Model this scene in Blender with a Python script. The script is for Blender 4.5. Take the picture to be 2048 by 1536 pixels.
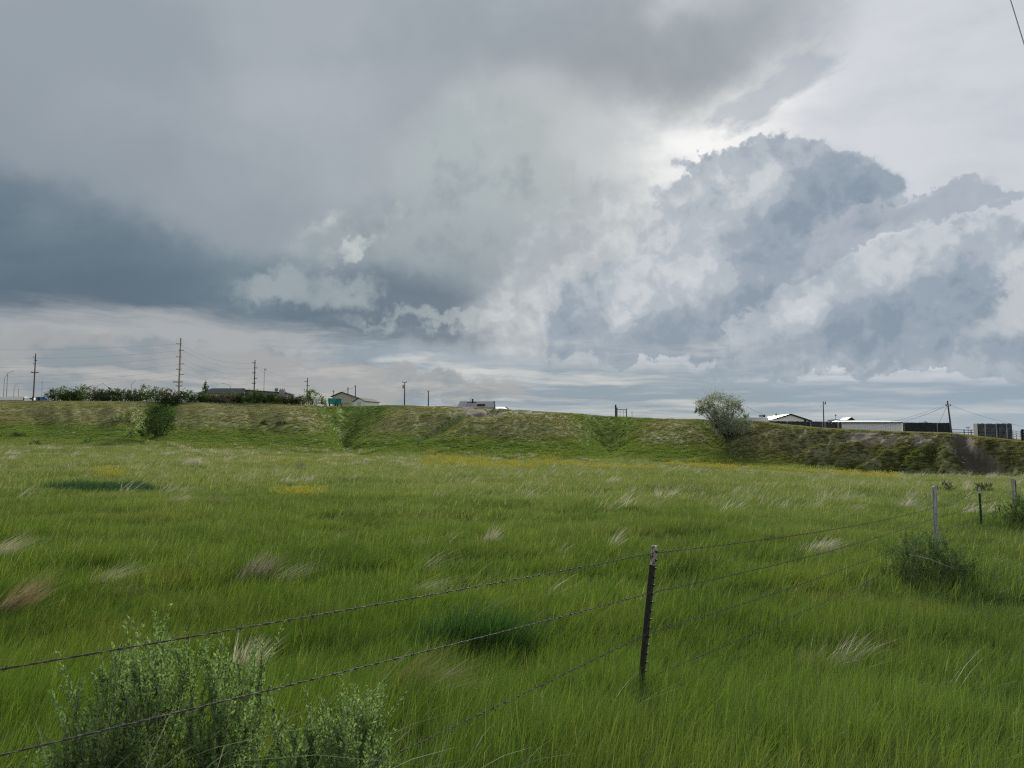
import bpy, bmesh, math, random
import numpy as np
from mathutils import Vector, Matrix, Euler, noise as mnoise

SC = bpy.context.scene
COL = SC.collection
for _o in list(bpy.data.objects):
    bpy.data.objects.remove(_o)

# ----------------------------------------------------------------- camera
F = 1518.0            # focal length in pixels of a 2048 px wide frame
CAMZ = 2.35
PITCH = math.atan((898 - 768) / F)
cam = bpy.data.cameras.new('camera')
cam.sensor_width = 36.0
cam.lens = 36.0 * F / 2048.0
cam.clip_start = 0.05
cam.clip_end = 20000
camo = bpy.data.objects.new('camera', cam)
camo.location = (0, 0, CAMZ)
camo.rotation_euler = (math.pi / 2 + PITCH, 0, 0)
COL.objects.link(camo)
SC.camera = camo


def ray(px, py):
    xc, yc = (px - 1024) / F, (768 - py) / F
    return xc, math.cos(PITCH) - yc * math.sin(PITCH), math.sin(PITCH) + yc * math.cos(PITCH)


def at(px, py, Y):
    x, y, z = ray(px, py)
    return Vector((x * Y / y, Y, CAMZ + z * Y / y))


def azel(px, py):
    x, y, z = ray(px, py)
    return math.degrees(math.atan2(x, y)), math.degrees(math.atan2(z, math.hypot(x, y)))


# ----------------------------------------------------------------- exposure
SC.view_settings.view_transform = 'Standard'
try:
    SC.view_settings.look = 'None'
except Exception:
    pass
SC.view_settings.exposure = 0.0
SC.view_settings.gamma = 1.0
SC.view_settings.use_curve_mapping = False
SC.render.engine = 'CYCLES'
SC.cycles.pixel_filter_type = 'BLACKMAN_HARRIS'
SC.cycles.filter_width = 1.25
SC.cycles.use_denoising = False
SC.cycles.max_bounces = 6
SC.cycles.diffuse_bounces = 3
SC.cycles.transmission_bounces = 3
SC.cycles.transparent_max_bounces = 8

# ----------------------------------------------------------------- sun (behind the clouds, ahead and to the right)
SUN_AZ, SUN_EL = 10.5, 24.0
sd = bpy.data.lights.new('sun', 'SUN')
sd.energy = 4.4
sd.angle = math.radians(12)
sd.color = (1.0, 0.95, 0.86)
so = bpy.data.objects.new('sun', sd)
_a, _e = math.radians(SUN_AZ), math.radians(SUN_EL)
SUN_DIR = Vector((math.sin(_a) * math.cos(_e), math.cos(_a) * math.cos(_e), math.sin(_e)))
so.rotation_euler = SUN_DIR.to_track_quat('Z', 'Y').to_euler()
COL.objects.link(so)

# ----------------------------------------------------------------- world: clouded sky, all in nodes
world = bpy.data.worlds.new('World')
SC.world = world
world.use_nodes = True
WT = world.node_tree
WT.nodes.clear()


class S:
    """a socket with arithmetic"""
    tree = None

    def __init__(self, sock):
        self.s = sock

    @classmethod
    def math(cls, op, a, b=None, c=None, clamp=False):
        n = S.tree.nodes.new('ShaderNodeMath')
        n.operation = op
        n.use_clamp = clamp
        for i, v in enumerate((a, b, c)):
            if v is None:
                continue
            if isinstance(v, S):
                S.tree.links.new(v.s, n.inputs[i])
            else:
                n.inputs[i].default_value = v
        return S(n.outputs[0])

    def __add__(s, o): return S.math('ADD', s, o)
    __radd__ = __add__
    def __sub__(s, o): return S.math('SUBTRACT', s, o)
    def __rsub__(s, o): return S.math('SUBTRACT', o, s)
    def __mul__(s, o): return S.math('MULTIPLY', s, o)
    __rmul__ = __mul__
    def __truediv__(s, o): return S.math('DIVIDE', s, o)
    def max(s, o): return S.math('MAXIMUM', s, o)
    def min(s, o): return S.math('MINIMUM', s, o)
    def smax(s, o, k=0.2): return S.math('SMOOTH_MAX', s, o, k)
    def pow(s, o): return S.math('POWER', s, o)
    def clamp(s): return S.math('ADD', s, 0.0, clamp=True)


def setin(sock, v):
    if isinstance(v, S):
        S.tree.links.new(v.s, sock)
    else:
        if hasattr(sock.default_value, '__len__') and len(sock.default_value) == 4 and len(v) == 3:
            v = (*v, 1.0)
        sock.default_value = v


def smooth(x, a, b, lo=0.0, hi=1.0, kind='SMOOTHSTEP'):
    n = S.tree.nodes.new('ShaderNodeMapRange')
    n.interpolation_type = kind
    n.clamp = True
    setin(n.inputs['Value'], x)
    n.inputs['From Min'].default_value = a
    n.inputs['From Max'].default_value = b
    n.inputs['To Min'].default_value = lo
    n.inputs['To Max'].default_value = hi
    return S(n.outputs[0])


def mixc(a, b, f):
    n = S.tree.nodes.new('ShaderNodeMix')
    n.data_type = 'RGBA'
    n.clamp_factor = True
    setin(n.inputs[0], f)
    setin(n.inputs[6], a)
    setin(n.inputs[7], b)
    return S(n.outputs[2])


def vmath(op, a, b=None, scale=None):
    n = S.tree.nodes.new('ShaderNodeVectorMath')
    n.operation = op
    setin(n.inputs[0], a)
    if b is not None:
        setin(n.inputs[1], b)
    if scale is not None:
        setin(n.inputs['Scale'], scale)
    return S(n.outputs['Value'] if op in ('DOT_PRODUCT', 'LENGTH') else n.outputs[0])


def noise(vec, scale, detail=4.0, rough=0.5, color=False, dist=0.0, lac=2.0, kind='FBM'):
    n = S.tree.nodes.new('ShaderNodeTexNoise')
    n.noise_dimensions = '3D'
    n.noise_type = kind
    n.normalize = True
    setin(n.inputs['Vector'], vec)
    n.inputs['Scale'].default_value = scale
    n.inputs['Detail'].default_value = detail
    n.inputs['Roughness'].default_value = rough
    n.inputs['Lacunarity'].default_value = lac
    n.inputs['Distortion'].default_value = dist
    return S(n.outputs['Color' if color else 'Fac'])


def combine(x, y, z=0.0):
    n = S.tree.nodes.new('ShaderNodeCombineXYZ')
    for i, v in enumerate((x, y, z)):
        setin(n.inputs[i], v)
    return S(n.outputs[0])


def sepxyz(v):
    n = S.tree.nodes.new('ShaderNodeSeparateXYZ')
    setin(n.inputs[0], v)
    return [S(o) for o in n.outputs]


def cone(vec, px, py, rx, ry, rot=0.0):
    """1 at the centre falling to 0 at the rim of an ellipse of the sky (given in pixels of the photo, held as azimuth and elevation)"""
    c = azel(px, py)
    k = 57.3 / F
    m = S.tree.nodes.new('ShaderNodeMapping')
    m.vector_type = 'TEXTURE'
    setin(m.inputs['Vector'], vec)
    m.inputs['Location'].default_value = (c[0], c[1], 0)
    m.inputs['Rotation'].default_value = (0, 0, math.radians(rot))
    m.inputs['Scale'].default_value = (rx * k, ry * k, 1e5)
    g = S.tree.nodes.new('ShaderNodeTexGradient')
    g.gradient_type = 'SPHERICAL'
    S.tree.links.new(m.outputs[0], g.inputs[0])
    return S(g.outputs['Fac'])


def cones(vec, lst, k=0.15):
    """union of cones, smooth and zero outside"""
    r = None
    for c in lst:
        h = c[5] if len(c) > 5 else 1.0
        v = cone(vec, *c[:5])
        if h != 1.0:
            v = v * h
        r = v if r is None else r + v - r * v
    return r


def win(f, w=0.12):
    return smooth(f, 0.0, w)


S.tree = WT
tc = WT.nodes.new('ShaderNodeTexCoord')
D = vmath('NORMALIZE', S(tc.outputs['Generated']))
dx, dy, dz = sepxyz(D)
AZ = S.math('ARCTAN2', dx, dy) * 57.29578
EL = S.math('ARCSINE', dz) * 57.29578
w1 = vmath('SUBTRACT', noise(D, 5.0, 3, 0.5, True), (0.5, 0.5, 0.5))
w2 = vmath('SUBTRACT', noise(D, 17.0, 5, 0.55, True), (0.5, 0.5, 0.5))
w3 = vmath('SUBTRACT', noise(D, 60.0, 5, 0.6, True), (0.5, 0.5, 0.5))
P0 = combine(AZ, EL)


def warp(a, b, c):
    v = vmath('ADD', P0, vmath('SCALE', w1, scale=a))
    v = vmath('ADD', v, vmath('SCALE', w2, scale=b))
    if c:
        v = vmath('ADD', v, vmath('SCALE', w3, scale=c))
    return v


PS = warp(9.0, 3.0, 0.0)       # soft sheets
PM = warp(5.0, 4.0, 1.2)       # ragged sheets
PC = warp(3.5, 4.5, 2.2)       # heaped clouds

# cloud relief: puffs with creases; brighter where the cloud falls off towards the sun
sunv = tuple(SUN_DIR)


def voro(vec, scale, detail, rough=0.5):
    n = WT.nodes.new('ShaderNodeTexVoronoi')
    n.voronoi_dimensions = '3D'
    n.feature = 'F1'
    n.normalize = True
    setin(n.inputs['Vector'], vec)
    n.inputs['Scale'].default_value = scale
    n.inputs['Detail'].default_value = detail
    n.inputs['Roughness'].default_value = rough
    return S(n.outputs['Distance'])


Dw = vmath('ADD', D, vmath('SCALE', w2, scale=0.045))
Dt = vmath('ADD', Dw, tuple(0.014 * v for v in sunv))
Dt2 = vmath('ADD', D, tuple(0.05 * v for v in sunv))


def puff(v):
    return noise(v, 12.0, 8, 0.56) * 0.62 + (1.0 - voro(v, 17.0, 2.0, 0.5)) * 0.38


b0, b1 = puff(Dw), puff(Dt)
relief = (b0 - b1) * 7.0
Do = vmath('ADD', D, (3.3, 1.7, 0.4))
c0 = noise(Do, 8.0, 5, 0.52)
c1 = noise(vmath('ADD', Do, tuple(0.04 * v for v in sunv)), 8.0, 5, 0.52)
relief2 = (c0 - c1) * 4.0
bb = b0 - 0.5

# sun glow through the high overcast
sdot = vmath('DOT_PRODUCT', D, sunv)
glow_w = smooth(sdot, 0.78, 0.98)
glow_n = smooth(sdot, 0.972, 0.9992)
nlow = noise(D, 3.0, 4, 0.5)
high = mixc((0.55, 0.575, 0.635), (0.645, 0.67, 0.715), glow_w)
high = mixc(high, (0.93, 0.94, 0.925), glow_n)
high = mixc(high, (0.50, 0.53, 0.60), smooth(nlow, 0.42, 0.7) * 0.4)
fine = noise(combine(AZ * .03 + EL * .012, EL * .07, 8.0), 3.0, 6, 0.58)
sky = mixc(high, (0.52, 0.55, 0.61), smooth(fine, 0.42, 0.68) * 0.55)

# A: upper sheet, top left and top middle, all soft
A = cones(PS, [(-500, 100, 1500, 900, 0), (350, 120, 1150, 620, -5), (1150, 110, 620, 210, 4), (1480, 90, 330, 130, 10, .8),
               (600, 420, 800, 420, 0), (1000, 400, 330, 330, 0, .9), (200, -700, 1900, 700, 0), (-1700, 0, 1500, 1000, 0)])
na = noise(D, 10.0, 7, 0.56) - 0.5
fa = smooth(A + na * 0.7 * win(A, .3), 0.0, 0.9)
ca = mixc((0.315, 0.36, 0.40), (0.385, 0.425, 0.462), smooth(noise(D, 4.2, 5, 0.5), 0.36, 0.66))
ca = mixc(ca, (0.265, 0.305, 0.345), smooth(cone(PS, 1240, 150, 440, 150, 6) + na * 0.3, 0.1, 0.8) * 0.8)
ca = mixc(ca, (0.27, 0.31, 0.355), cone(PS, 300, 430, 800, 170, -14) * 0.7)
ca = mixc(ca, (0.46, 0.49, 0.53), smooth(cone(PS, 700, 200, 900, 130, 8) + na * 0.6, 0.25, 1.0) * 0.35)
sky = mixc(sky, ca, fa)
# torn crumbs along the sheet's right edge
cr = cones(PS, [(1600, 150, 170, 95, 12), (1500, 215, 190, 50, 18)])
sky = mixc(sky, (0.40, 0.445, 0.50), smooth(cr + (noise(combine(AZ * .03, EL * .06 - AZ * .012, 5.0), 7.0, 7, 0.62) - 0.5) * 2.4 * win(cr, .4), 0.30, 0.95) * 0.75)

# lighter veil right of the sheet's middle
v1 = cones(PS, [(1010, 270, 330, 150, 20), (1150, 340, 260, 150, 35)])
sky = mixc(sky, (0.52, 0.56, 0.57), smooth(v1 + na * 0.4 * win(v1, .3), 0.0, 0.85) * 0.7)

# C: middle lump, greenish grey
C = cones(PM, [(960, 330, 240, 180, 0), (930, 500, 250, 180, 10), (1040, 420, 170, 180, 0), (760, 520, 260, 130, 0), (900, 590, 260, 70, 0)])
fc = smooth(C + bb * 0.5 * win(C, .3), 0.05, 0.75)
cc = mixc((0.40, 0.455, 0.47), (0.245, 0.30, 0.34), smooth(EL, 21.0, 9.0))
rc = relief * 0.45 + relief2 * 0.9
cc = mixc(cc, (0.50, 0.545, 0.55), smooth(rc, 0.05, 0.8) * 0.6)
cc = mixc(cc, (0.205, 0.255, 0.295), smooth(rc, -0.05, -0.8) * 0.5)
sky = mixc(sky, cc, fc * 0.88)

# B: dark shelf on the left, its flat base running right and down
PB = warp(2.6, 2.4, 0.9)
B = cones(PB, [(-250, 480, 760, 260, -8), (150, 545, 620, 170, -12), (520, 600, 520, 100, -8), (330, 630, 520, 70, 0), (850, 600, 420, 84, -7, .85), (950, 670, 480, 52, -6, .75),
               (1250, 742, 400, 26, -4, .5), (-1000, 500, 1100, 260, 0), (640, 590, 330, 50, 10, .6)])
fb = smooth(B + ((noise(D, 12.0, 7, 0.57) - 0.5) * 0.42) * win(B, .2), 0.0, 0.75)
cb = mixc((0.235, 0.29, 0.335), (0.110, 0.160, 0.212), smooth(B, 0.15, 1.1))
nb = noise(combine(AZ * .020, EL * .05 - AZ * .006, 2.0), 3.0, 5, 0.52)
cb = mixc(cb, (0.22, 0.295, 0.335), smooth(nb, 0.44, 0.72) * 0.65)
cb = mixc(cb, (0.088, 0.130, 0.178), cone(PS, -60, 560, 420, 130, 0) * 0.8)
sky = mixc(sky, cb, fb * 0.96)
# pale lumps and the bright rent in front of the shelf
lm = cones(PC, [(560, 570, 130, 42, 5), (690, 585, 120, 42, 0), (1000, 650, 240, 18, 0, .7), (830, 650, 250, 20, -3, .7)])
sky = mixc(sky, (0.36, 0.415, 0.44), smooth(lm + (relief * 0.25 + bb * 0.8) * win(lm, .4), 0.0, 0.9) * 0.8)
ln = cones(PC, [(722, 499, 95, 20, 27), (692, 512, 44, 22, 0), (640, 450, 70, 30, 20, .5), (790, 430, 60, 50, 20, .45)])
sky = mixc(sky, (0.56, 0.605, 0.605), smooth(ln + (bb * 2.0 + relief * 0.6) * win(ln, .5), 0.1, 1.5) * 0.8)

# thin bright lacework between middle and right
lw = cones(PC, [(1080, 640, 200, 150, 20), (1160, 540, 200, 160, 40), (1230, 450, 180, 140, 30)])
lwc = mixc((0.42, 0.465, 0.50), (0.66, 0.69, 0.70), smooth(relief * 0.6 + relief2 * 0.5 + bb * 0.5, -0.35, 0.6))
sky = mixc(sky, lwc, smooth(lw + bb * 0.4 * win(lw, .3), 0.02, 0.7) * 0.75)
dk = cones(PC, [(1130, 490, 100, 46, 30), (1080, 520, 80, 46, 40), (1190, 385, 60, 30, 20, .7)])
sky = mixc(sky, (0.35, 0.40, 0.44), smooth(dk + bb * 1.0 * win(dk, .3), 0.1, 0.9) * 0.75)


def ramp(q, stops):
    n = WT.nodes.new('ShaderNodeValToRGB')
    r = n.color_ramp
    r.interpolation = 'EASE'
    while len(r.elements) < len(stops):
        r.elements.new(0.5)
    for e, (p, c) in zip(r.elements, stops):
        e.position = p
        e.color = (*c, 1)
    setin(n.inputs[0], q)
    return S(n.outputs[0])


def heap(lst, lights, darks, top_el, base_el, stops, amp=0.75, soft=0.22, q0=0.42):
    """a heaped cloud: paler on its thin sunward lobes, blue grey where it is thick and low"""
    f = cones(PC, lst)
    fr = f + (bb * amp + (noise(Dw, 60.0, 4, 0.55) - 0.5) * 0.12 + relief * 0.04) * win(f, .3) * (1.0 - f * 0.75)
    hgt = smooth(EL, base_el, top_el, kind='LINEAR')
    al = ((fr - 0.06) / smooth(EL, base_el - 1.0, top_el - 4.0, 0.60, soft)).clamp()
    al = al * al * (3.0 - al * 2.0)
    al = al.max(smooth(f, 0.14, 0.34))
    q = relief * 0.36 + relief2 * 0.20 + bb * 0.06 + q0
    q = q + smooth(fr, 0.45, 0.05) * hgt * 0.32
    q = q + smooth(cones(PS, lights), 0.0, 1.3) * 0.34
    q = q - smooth(cones(PS, darks), 0.0, 1.4) * 0.46
    return al, ramp(q, stops)


HEAP = [(0.0, (0.205, 0.275, 0.355)), (0.27, (0.280, 0.345, 0.420)), (0.50, (0.395, 0.450, 0.510)), (0.76, (0.545, 0.588, 0.630)), (1.0, (0.690, 0.715, 0.730))]
# D: the towering heap in front of the sun
al, c = heap([(1480, 350, 140, 62, 10), (1420, 385, 130, 66, 0), (1490, 385, 110, 60, 0), (1470, 430, 150, 70, 0), (1540, 335, 90, 45, -10), (1640, 385, 130, 66, -8), (1560, 450, 240, 130, 10),
              (1400, 500, 240, 120, 25), (1320, 590, 250, 115, 15), (1250, 640, 220, 80, 5), (1640, 430, 140, 90, 0), (1350, 655, 270, 60, -3), (1480, 560, 240, 100, 18), (1180, 640, 110, 60, 30, .8)],
             [(1330, 500, 170, 110, 25), (1420, 370, 120, 60, 5, .6), (1250, 560, 120, 90, 40)],
             [(1580, 450, 220, 90, 18), (1330, 655, 300, 70, -3), (1480, 590, 200, 80, 15), (1660, 400, 110, 70, 0), (1180, 640, 80, 60, 30, .6)],
             20.0, 7.0, HEAP)
sky = mixc(sky, c, al * 0.95)
al, c = heap([(1770, 445, 160, 46, 8), (1860, 425, 140, 42, 6), (1690, 480, 100, 40, 20), (1960, 420, 100, 20, 0, .7)],
             [(1820, 410, 120, 25, 6)], [(1740, 470, 140, 40, 8)], 18.0, 13.0,
             [(0.0, (0.27, 0.325, 0.405)), (0.5, (0.385, 0.435, 0.50)), (1.0, (0.62, 0.65, 0.70))], soft=0.34, q0=.45)
sky = mixc(sky, c, al * 0.9)
# E: the lower heap on the right
al, c = heap([(1930, 560, 220, 100, 5), (1790, 570, 210, 80, 18), (1640, 620, 200, 85, 22), (1560, 680, 180, 70, 10), (1760, 660, 330, 100, 5), (1960, 690, 260, 60, -6),
              (1700, 725, 420, 34, 0, .8), (2250, 600, 300, 120, 0)],
             [(1590, 620, 150, 80, 25), (1740, 545, 220, 75, 14), (1950, 500, 120, 40, 0, .6)],
             [(1720, 690, 300, 80, 0), (1900, 610, 170, 80, 5), (1990, 690, 200, 50, 0, .7)],
             15.5, 5.5, HEAP, soft=0.30)
sky = mixc(sky, c, al * 0.95)
# pale patch at the right edge
pp = cones(PC, [(2030, 615, 110, 55, 25), (2060, 560, 80, 40, 40)])
sky = mixc(sky, (0.64, 0.655, 0.67), smooth(pp + bb * 0.8 * win(pp, .3), 0.05, 0.8) * 0.6)

# cloud streaks low down: flat bases seen edge-on
elp = S.math('MAXIMUM', EL, 0.0) + 1.8
FS = combine(AZ * 0.030, S.math('LOGARITHM', elp, 2.718) * 2.2 + AZ * 0.006, 3.7)
FSw = vmath('ADD', FS, vmath('SCALE', w1, scale=0.28))
FSw = vmath('ADD', FSw, vmath('SCALE', w2, scale=0.10))
f0 = noise(FSw, 1.7, 8, 0.60)
f1 = noise(FSw, 4.0, 6, 0.60)
streak = f0 * 0.72 + f1 * 0.28 + AZ * 0.0008
cs = mixc((0.55, 0.57, 0.575), (0.235, 0.315, 0.385), smooth(streak, 0.375, 0.54))
cs = mixc(cs, (0.70, 0.695, 0.67), smooth(streak, 0.41, 0.32) * 0.6 * smooth(AZ, -12.0, -2.0))
cs = mixc(cs, (0.34, 0.358, 0.38), smooth(AZ, -8.0, -20.0) * 0.75)
cs = mixc(cs, (0.33, 0.42, 0.52), smooth(AZ, 12.0, 28.0) * 0.45)
cs = mixc(cs, (0.47, 0.525, 0.56), smooth(EL, 3.5, 0.5) * 0.5)
fs = smooth(EL + (f0 - 0.5) * 10.0 + AZ * 0.055, 8.6, 5.2)
sky = mixc(sky, cs, fs)

# warm pale gap low on the left, with soft grey lumps in it
gp = cones(PM, [(60, 765, 620, 115, 0), (420, 770, 360, 100, 0), (800, 780, 330, 45, 0, .8), (-900, 760, 900, 120, 0)])
gap = smooth(gp, 0.0, 0.3)
lg = noise(combine(AZ * .06, EL * .12, 1.0), 2.2, 7, 0.58)
cg = mixc((0.365, 0.375, 0.385), (0.255, 0.305, 0.345), smooth(lg + bb * 0.25, 0.47, 0.60) * 0.9)
cg = mixc(cg, (0.50, 0.49, 0.465), smooth(noise(combine(AZ * .06, EL * .3, 1.0), 2.4, 7, 0.6), 0.50, 0.68) * 0.75)
sky = mixc(sky, cg, gap * 0.95)

# the open sky behind and above stays a plain bright overcast; a trace of clear sky behind it
nish = WT.nodes.new('ShaderNodeTexSky')
nish.sky_type = 'NISHITA'
nish.sun_disc = False
nish.sun_elevation = math.radians(SUN_EL)
nish.sun_rotation = math.radians(SUN_AZ)
bg1 = WT.nodes.new('ShaderNodeBackground')
bg1.inputs['Strength'].default_value = 0.06
WT.links.new(nish.outputs[0], bg1.inputs['Color'])
bg2 = WT.nodes.new('ShaderNodeBackground')
WT.links.new(sky.s, bg2.inputs['Color'])
bg2.inputs['Strength'].default_value = 1.0
mxs = WT.nodes.new('ShaderNodeMixShader')
mxs.inputs[0].default_value = 0.96
WT.links.new(bg1.outputs[0], mxs.inputs[1])
WT.links.new(bg2.outputs[0], mxs.inputs[2])
wo = WT.nodes.new('ShaderNodeOutputWorld')
WT.links.new(mxs.outputs[0], wo.inputs['Surface'])
world.cycles.sampling_method = 'MANUAL'
world.cycles.sample_map_resolution = 512

# ----------------------------------------------------------------- helpers
rng = np.random.default_rng(7)
RND = random.Random(11)


def tag(o, label=None, cat=None, group=None, kind=None):
    for k, v in (('label', label), ('category', cat), ('group', group), ('kind', kind)):
        if v:
            o[k] = v
    return o


def empty(name, loc, rz=0.0, scale=1.0):
    o = bpy.data.objects.new(name, None)
    o.empty_display_size = 0.2
    o.location = loc
    o.rotation_euler = (0, 0, rz)
    o.scale = (scale, scale, scale)
    COL.objects.link(o)
    return o


def link(name, me, mat, parent=None, coll=None):
    o = bpy.data.objects.new(name, me)
    if mat is not None:
        me.materials.clear()
        for m in (mat if isinstance(mat, (list, tuple)) else [mat]):
            me.materials.append(m)
    (coll or COL).objects.link(o)
    if parent is not None:
        o.parent = parent
    return o


def copy_thing(o):
    c = o.copy()
    COL.objects.link(c)
    for ch in [x for x in o.children]:
        d = ch.copy()
        COL.objects.link(d)
        d.parent = c
        for g in [x for x in ch.children]:
            e = g.copy()
            COL.objects.link(e)
            e.parent = d
    return c


def np_mesh(name, V, quads=None, tris=None, attrs=None, smooth_shade=False):
    me = bpy.data.meshes.new(name)
    V = np.asarray(V, dtype=np.float32)
    nq = 0 if quads is None else len(quads)
    nt = 0 if tris is None else len(tris)
    me.vertices.add(len(V))
    me.vertices.foreach_set('co', V.ravel())
    idx = []
    if nq:
        idx.append(np.asarray(quads, dtype=np.int32).ravel())
    if nt:
        idx.append(np.asarray(tris, dtype=np.int32).ravel())
    if idx:
        idx = np.concatenate(idx)
        me.loops.add(len(idx))
        me.loops.foreach_set('vertex_index', idx)
        me.polygons.add(nq + nt)
        starts = np.concatenate([np.arange(nq) * 4, nq * 4 + np.arange(nt) * 3]).astype(np.int32)
        me.polygons.foreach_set('loop_start', starts)
        if smooth_shade:
            me.polygons.foreach_set('use_smooth', np.ones(nq + nt, dtype=bool))
    for k, a in (attrs or {}).items():
        a = np.asarray(a, dtype=np.float32)
        if a.ndim == 1:
            t = me.attributes.new(k, 'FLOAT', 'POINT')
            t.data.foreach_set('value', a)
        else:
            t = me.attributes.new(k, 'FLOAT_VECTOR', 'POINT')
            t.data.foreach_set('vector', a.ravel())
    me.update(calc_edges=True)
    return me


class MB:
    """collects boxes, prisms and tubes into one mesh"""

    def __init__(self):
        self.v, self.f = [], []

    def add(self, verts, faces):
        n = len(self.v)
        self.v += [tuple(p) for p in verts]
        self.f += [tuple(i + n for i in f) for f in faces]
        return self

    def box(self, x0, x1, y0, y1, z0, z1):
        v = [(x, y, z) for z in (z0, z1) for y in (y0, y1) for x in (x0, x1)]
        return self.add(v, [(0, 2, 3, 1), (4, 5, 7, 6), (0, 1, 5, 4), (2, 6, 7, 3), (0, 4, 6, 2), (1, 3, 7, 5)])

    def prism(self, poly, y0, y1):
        """poly: (x, z) outline, counter-clockwise seen from -Y; extruded along Y"""
        n = len(poly)
        v = [(x, y0, z) for x, z in poly] + [(x, y1, z) for x, z in poly]
        f = [tuple(range(n)), tuple(range(2 * n - 1, n - 1, -1))]
        f += [(i, i + n, (i + 1) % n + n, (i + 1) % n) for i in range(n)]
        return self.add(v, f)

    def tube(self, pts, r, n=6, cap=True):
        pts = [Vector(p) for p in pts]
        rs = r if isinstance(r, (list, tuple)) else [r] * len(pts)
        base = len(self.v)
        up = None
        for i, p in enumerate(pts):
            t = (pts[min(i + 1, len(pts) - 1)] - pts[max(i - 1, 0)]).normalized()
            if up is None:
                up = t.orthogonal().normalized()
            a = (up - t * up.dot(t))
            a = a.normalized() if a.length > 1e-6 else t.orthogonal().normalized()
            up = a
            b = t.cross(a)
            for k in range(n):
                q = 2 * math.pi * k / n
                self.v.append(tuple(p + (a * math.cos(q) + b * math.sin(q)) * rs[i]))
        for i in range(len(pts) - 1):
            for k in range(n):
                k2 = (k + 1) % n
                self.f.append((base + i * n + k, base + i * n + k2, base + (i + 1) * n + k2, base + (i + 1) * n + k))
        if cap:
            self.f.append(tuple(base + k for k in range(n - 1, -1, -1)))
            e = base + (len(pts) - 1) * n
            self.f.append(tuple(e + k for k in range(n)))
        return self

    def build(self, name, mat, parent=None, smooth_shade=False, coll=None):
        me = bpy.data.meshes.new(name)
        me.from_pydata(self.v, [], self.f)
        if smooth_shade:
            me.polygons.foreach_set('use_smooth', np.ones(len(me.polygons), dtype=bool))
        me.update()
        return link(name, me, mat, parent, coll)


# value noise in numpy, for the lie of the land
def _h(i, j, s):
    n = (i * 374761393 + j * 668265263 + s * 974634721) & 0xFFFFFFFF
    n = ((n ^ (n >> 13)) * 1274126177) & 0xFFFFFFFF
    return ((n ^ (n >> 16)) & 0xFFFF) / 65535.0


def vnoise(x, y, s=0):
    x = np.asarray(x, dtype=np.float64)
    y = np.asarray(y, dtype=np.float64)
    i, j = np.floor(x).astype(np.int64), np.floor(y).astype(np.int64)
    fx, fy = x - i, y - j
    fx, fy = fx * fx * (3 - 2 * fx), fy * fy * (3 - 2 * fy)
    a, b, c, d = _h(i, j, s), _h(i + 1, j, s), _h(i, j + 1, s), _h(i + 1, j + 1, s)
    return (a * (1 - fx) + b * fx) * (1 - fy) + (c * (1 - fx) + d * fx) * fy


def fbm(x, y, s=0, o=4):
    r, a, t = 0.0, 1.0, 0.0
    for k in range(o):
        r = r + a * vnoise(x * 2 ** k, y * 2 ** k, s + k * 17)
        t += a
        a *= 0.5
    return r / t


def sst(x, a, b):
    t = np.clip((np.asarray(x) - a) / (b - a), 0, 1)
    return t * t * (3 - 2 * t)


# ----------------------------------------------------------------- materials
def new_mat(name):
    m = bpy.data.materials.new(name)
    m.use_nodes = True
    m.node_tree.nodes.clear()
    S.tree = m.node_tree
    return m


def node(t, **kw):
    n = S.tree.nodes.new(t)
    for k, v in kw.items():
        setattr(n, k, v)
    return n


def position():
    return S(node('ShaderNodeNewGeometry').outputs['Position'])


def attr(name, kind='GEOMETRY'):
    n = node('ShaderNodeAttribute', attribute_name=name, attribute_type=kind)
    return S(n.outputs['Fac'])


def out(shader):
    o = node('ShaderNodeOutputMaterial')
    S.tree.links.new(shader.s, o.inputs['Surface'])


def mixsh(a, b, f):
    n = node('ShaderNodeMixShader')
    setin(n.inputs[0], f)
    S.tree.links.new(a.s, n.inputs[1])
    S.tree.links.new(b.s, n.inputs[2])
    return S(n.outputs[0])


def bsdf(kind, color, rough=None):
    n = node('ShaderNodeBsdf' + kind)
    setin(n.inputs['Color'], color)
    if rough is not None and 'Roughness' in n.inputs:
        n.inputs['Roughness'].default_value = rough
    return S(n.outputs[0])


def leafy(color, trans=0.4, gloss=0.04, tint=(1.25, 1.2, 0.6)):
    t = node('ShaderNodeMix', data_type='RGBA', blend_type='MULTIPLY')
    t.inputs[0].default_value = 1.0
    setin(t.inputs[6], color)
    t.inputs[7].default_value = (*tint, 1)
    s = mixsh(bsdf('Diffuse', color), bsdf('Translucent', S(t.outputs[2])), trans)
    if gloss:
        s = mixsh(s, bsdf('Glossy', (0.8, 0.85, 0.9), 0.45), gloss)
    out(s)


def solid(name, color, rough=0.8, var=0.25, scale=3.0, metal=0.0, c2=None, bump=0.0, stretch=(1, 1, 1), spec=0.3):
    """plain painted / weathered surface with grain"""
    m = new_mat(name)
    tcn = node('ShaderNodeTexCoord')
    v = vmath('MULTIPLY', S(tcn.outputs['Object']), stretch)
    n = noise(v, scale, 6, 0.6)
    lo = tuple(c * (1 - var) for c in color)
    hi = tuple(min(c * (1 + var), 0.95) for c in color) if c2 is None else c2
    c = mixc(lo, hi, smooth(n, 0.3, 0.7))
    p = node('ShaderNodeBsdfPrincipled')
    setin(p.inputs['Base Color'], c)
    p.inputs['Roughness'].default_value = rough
    p.inputs['Metallic'].default_value = metal
    p.inputs['Specular IOR Level'].default_value = spec
    if bump:
        b = node('ShaderNodeBump')
        b.inputs['Strength'].default_value = bump
        b.inputs['Distance'].default_value = 0.02
        setin(b.inputs['Height'], n)
        S.tree.links.new(b.outputs[0], p.inputs['Normal'])
    out(S(p.outputs[0]))
    return m


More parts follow.
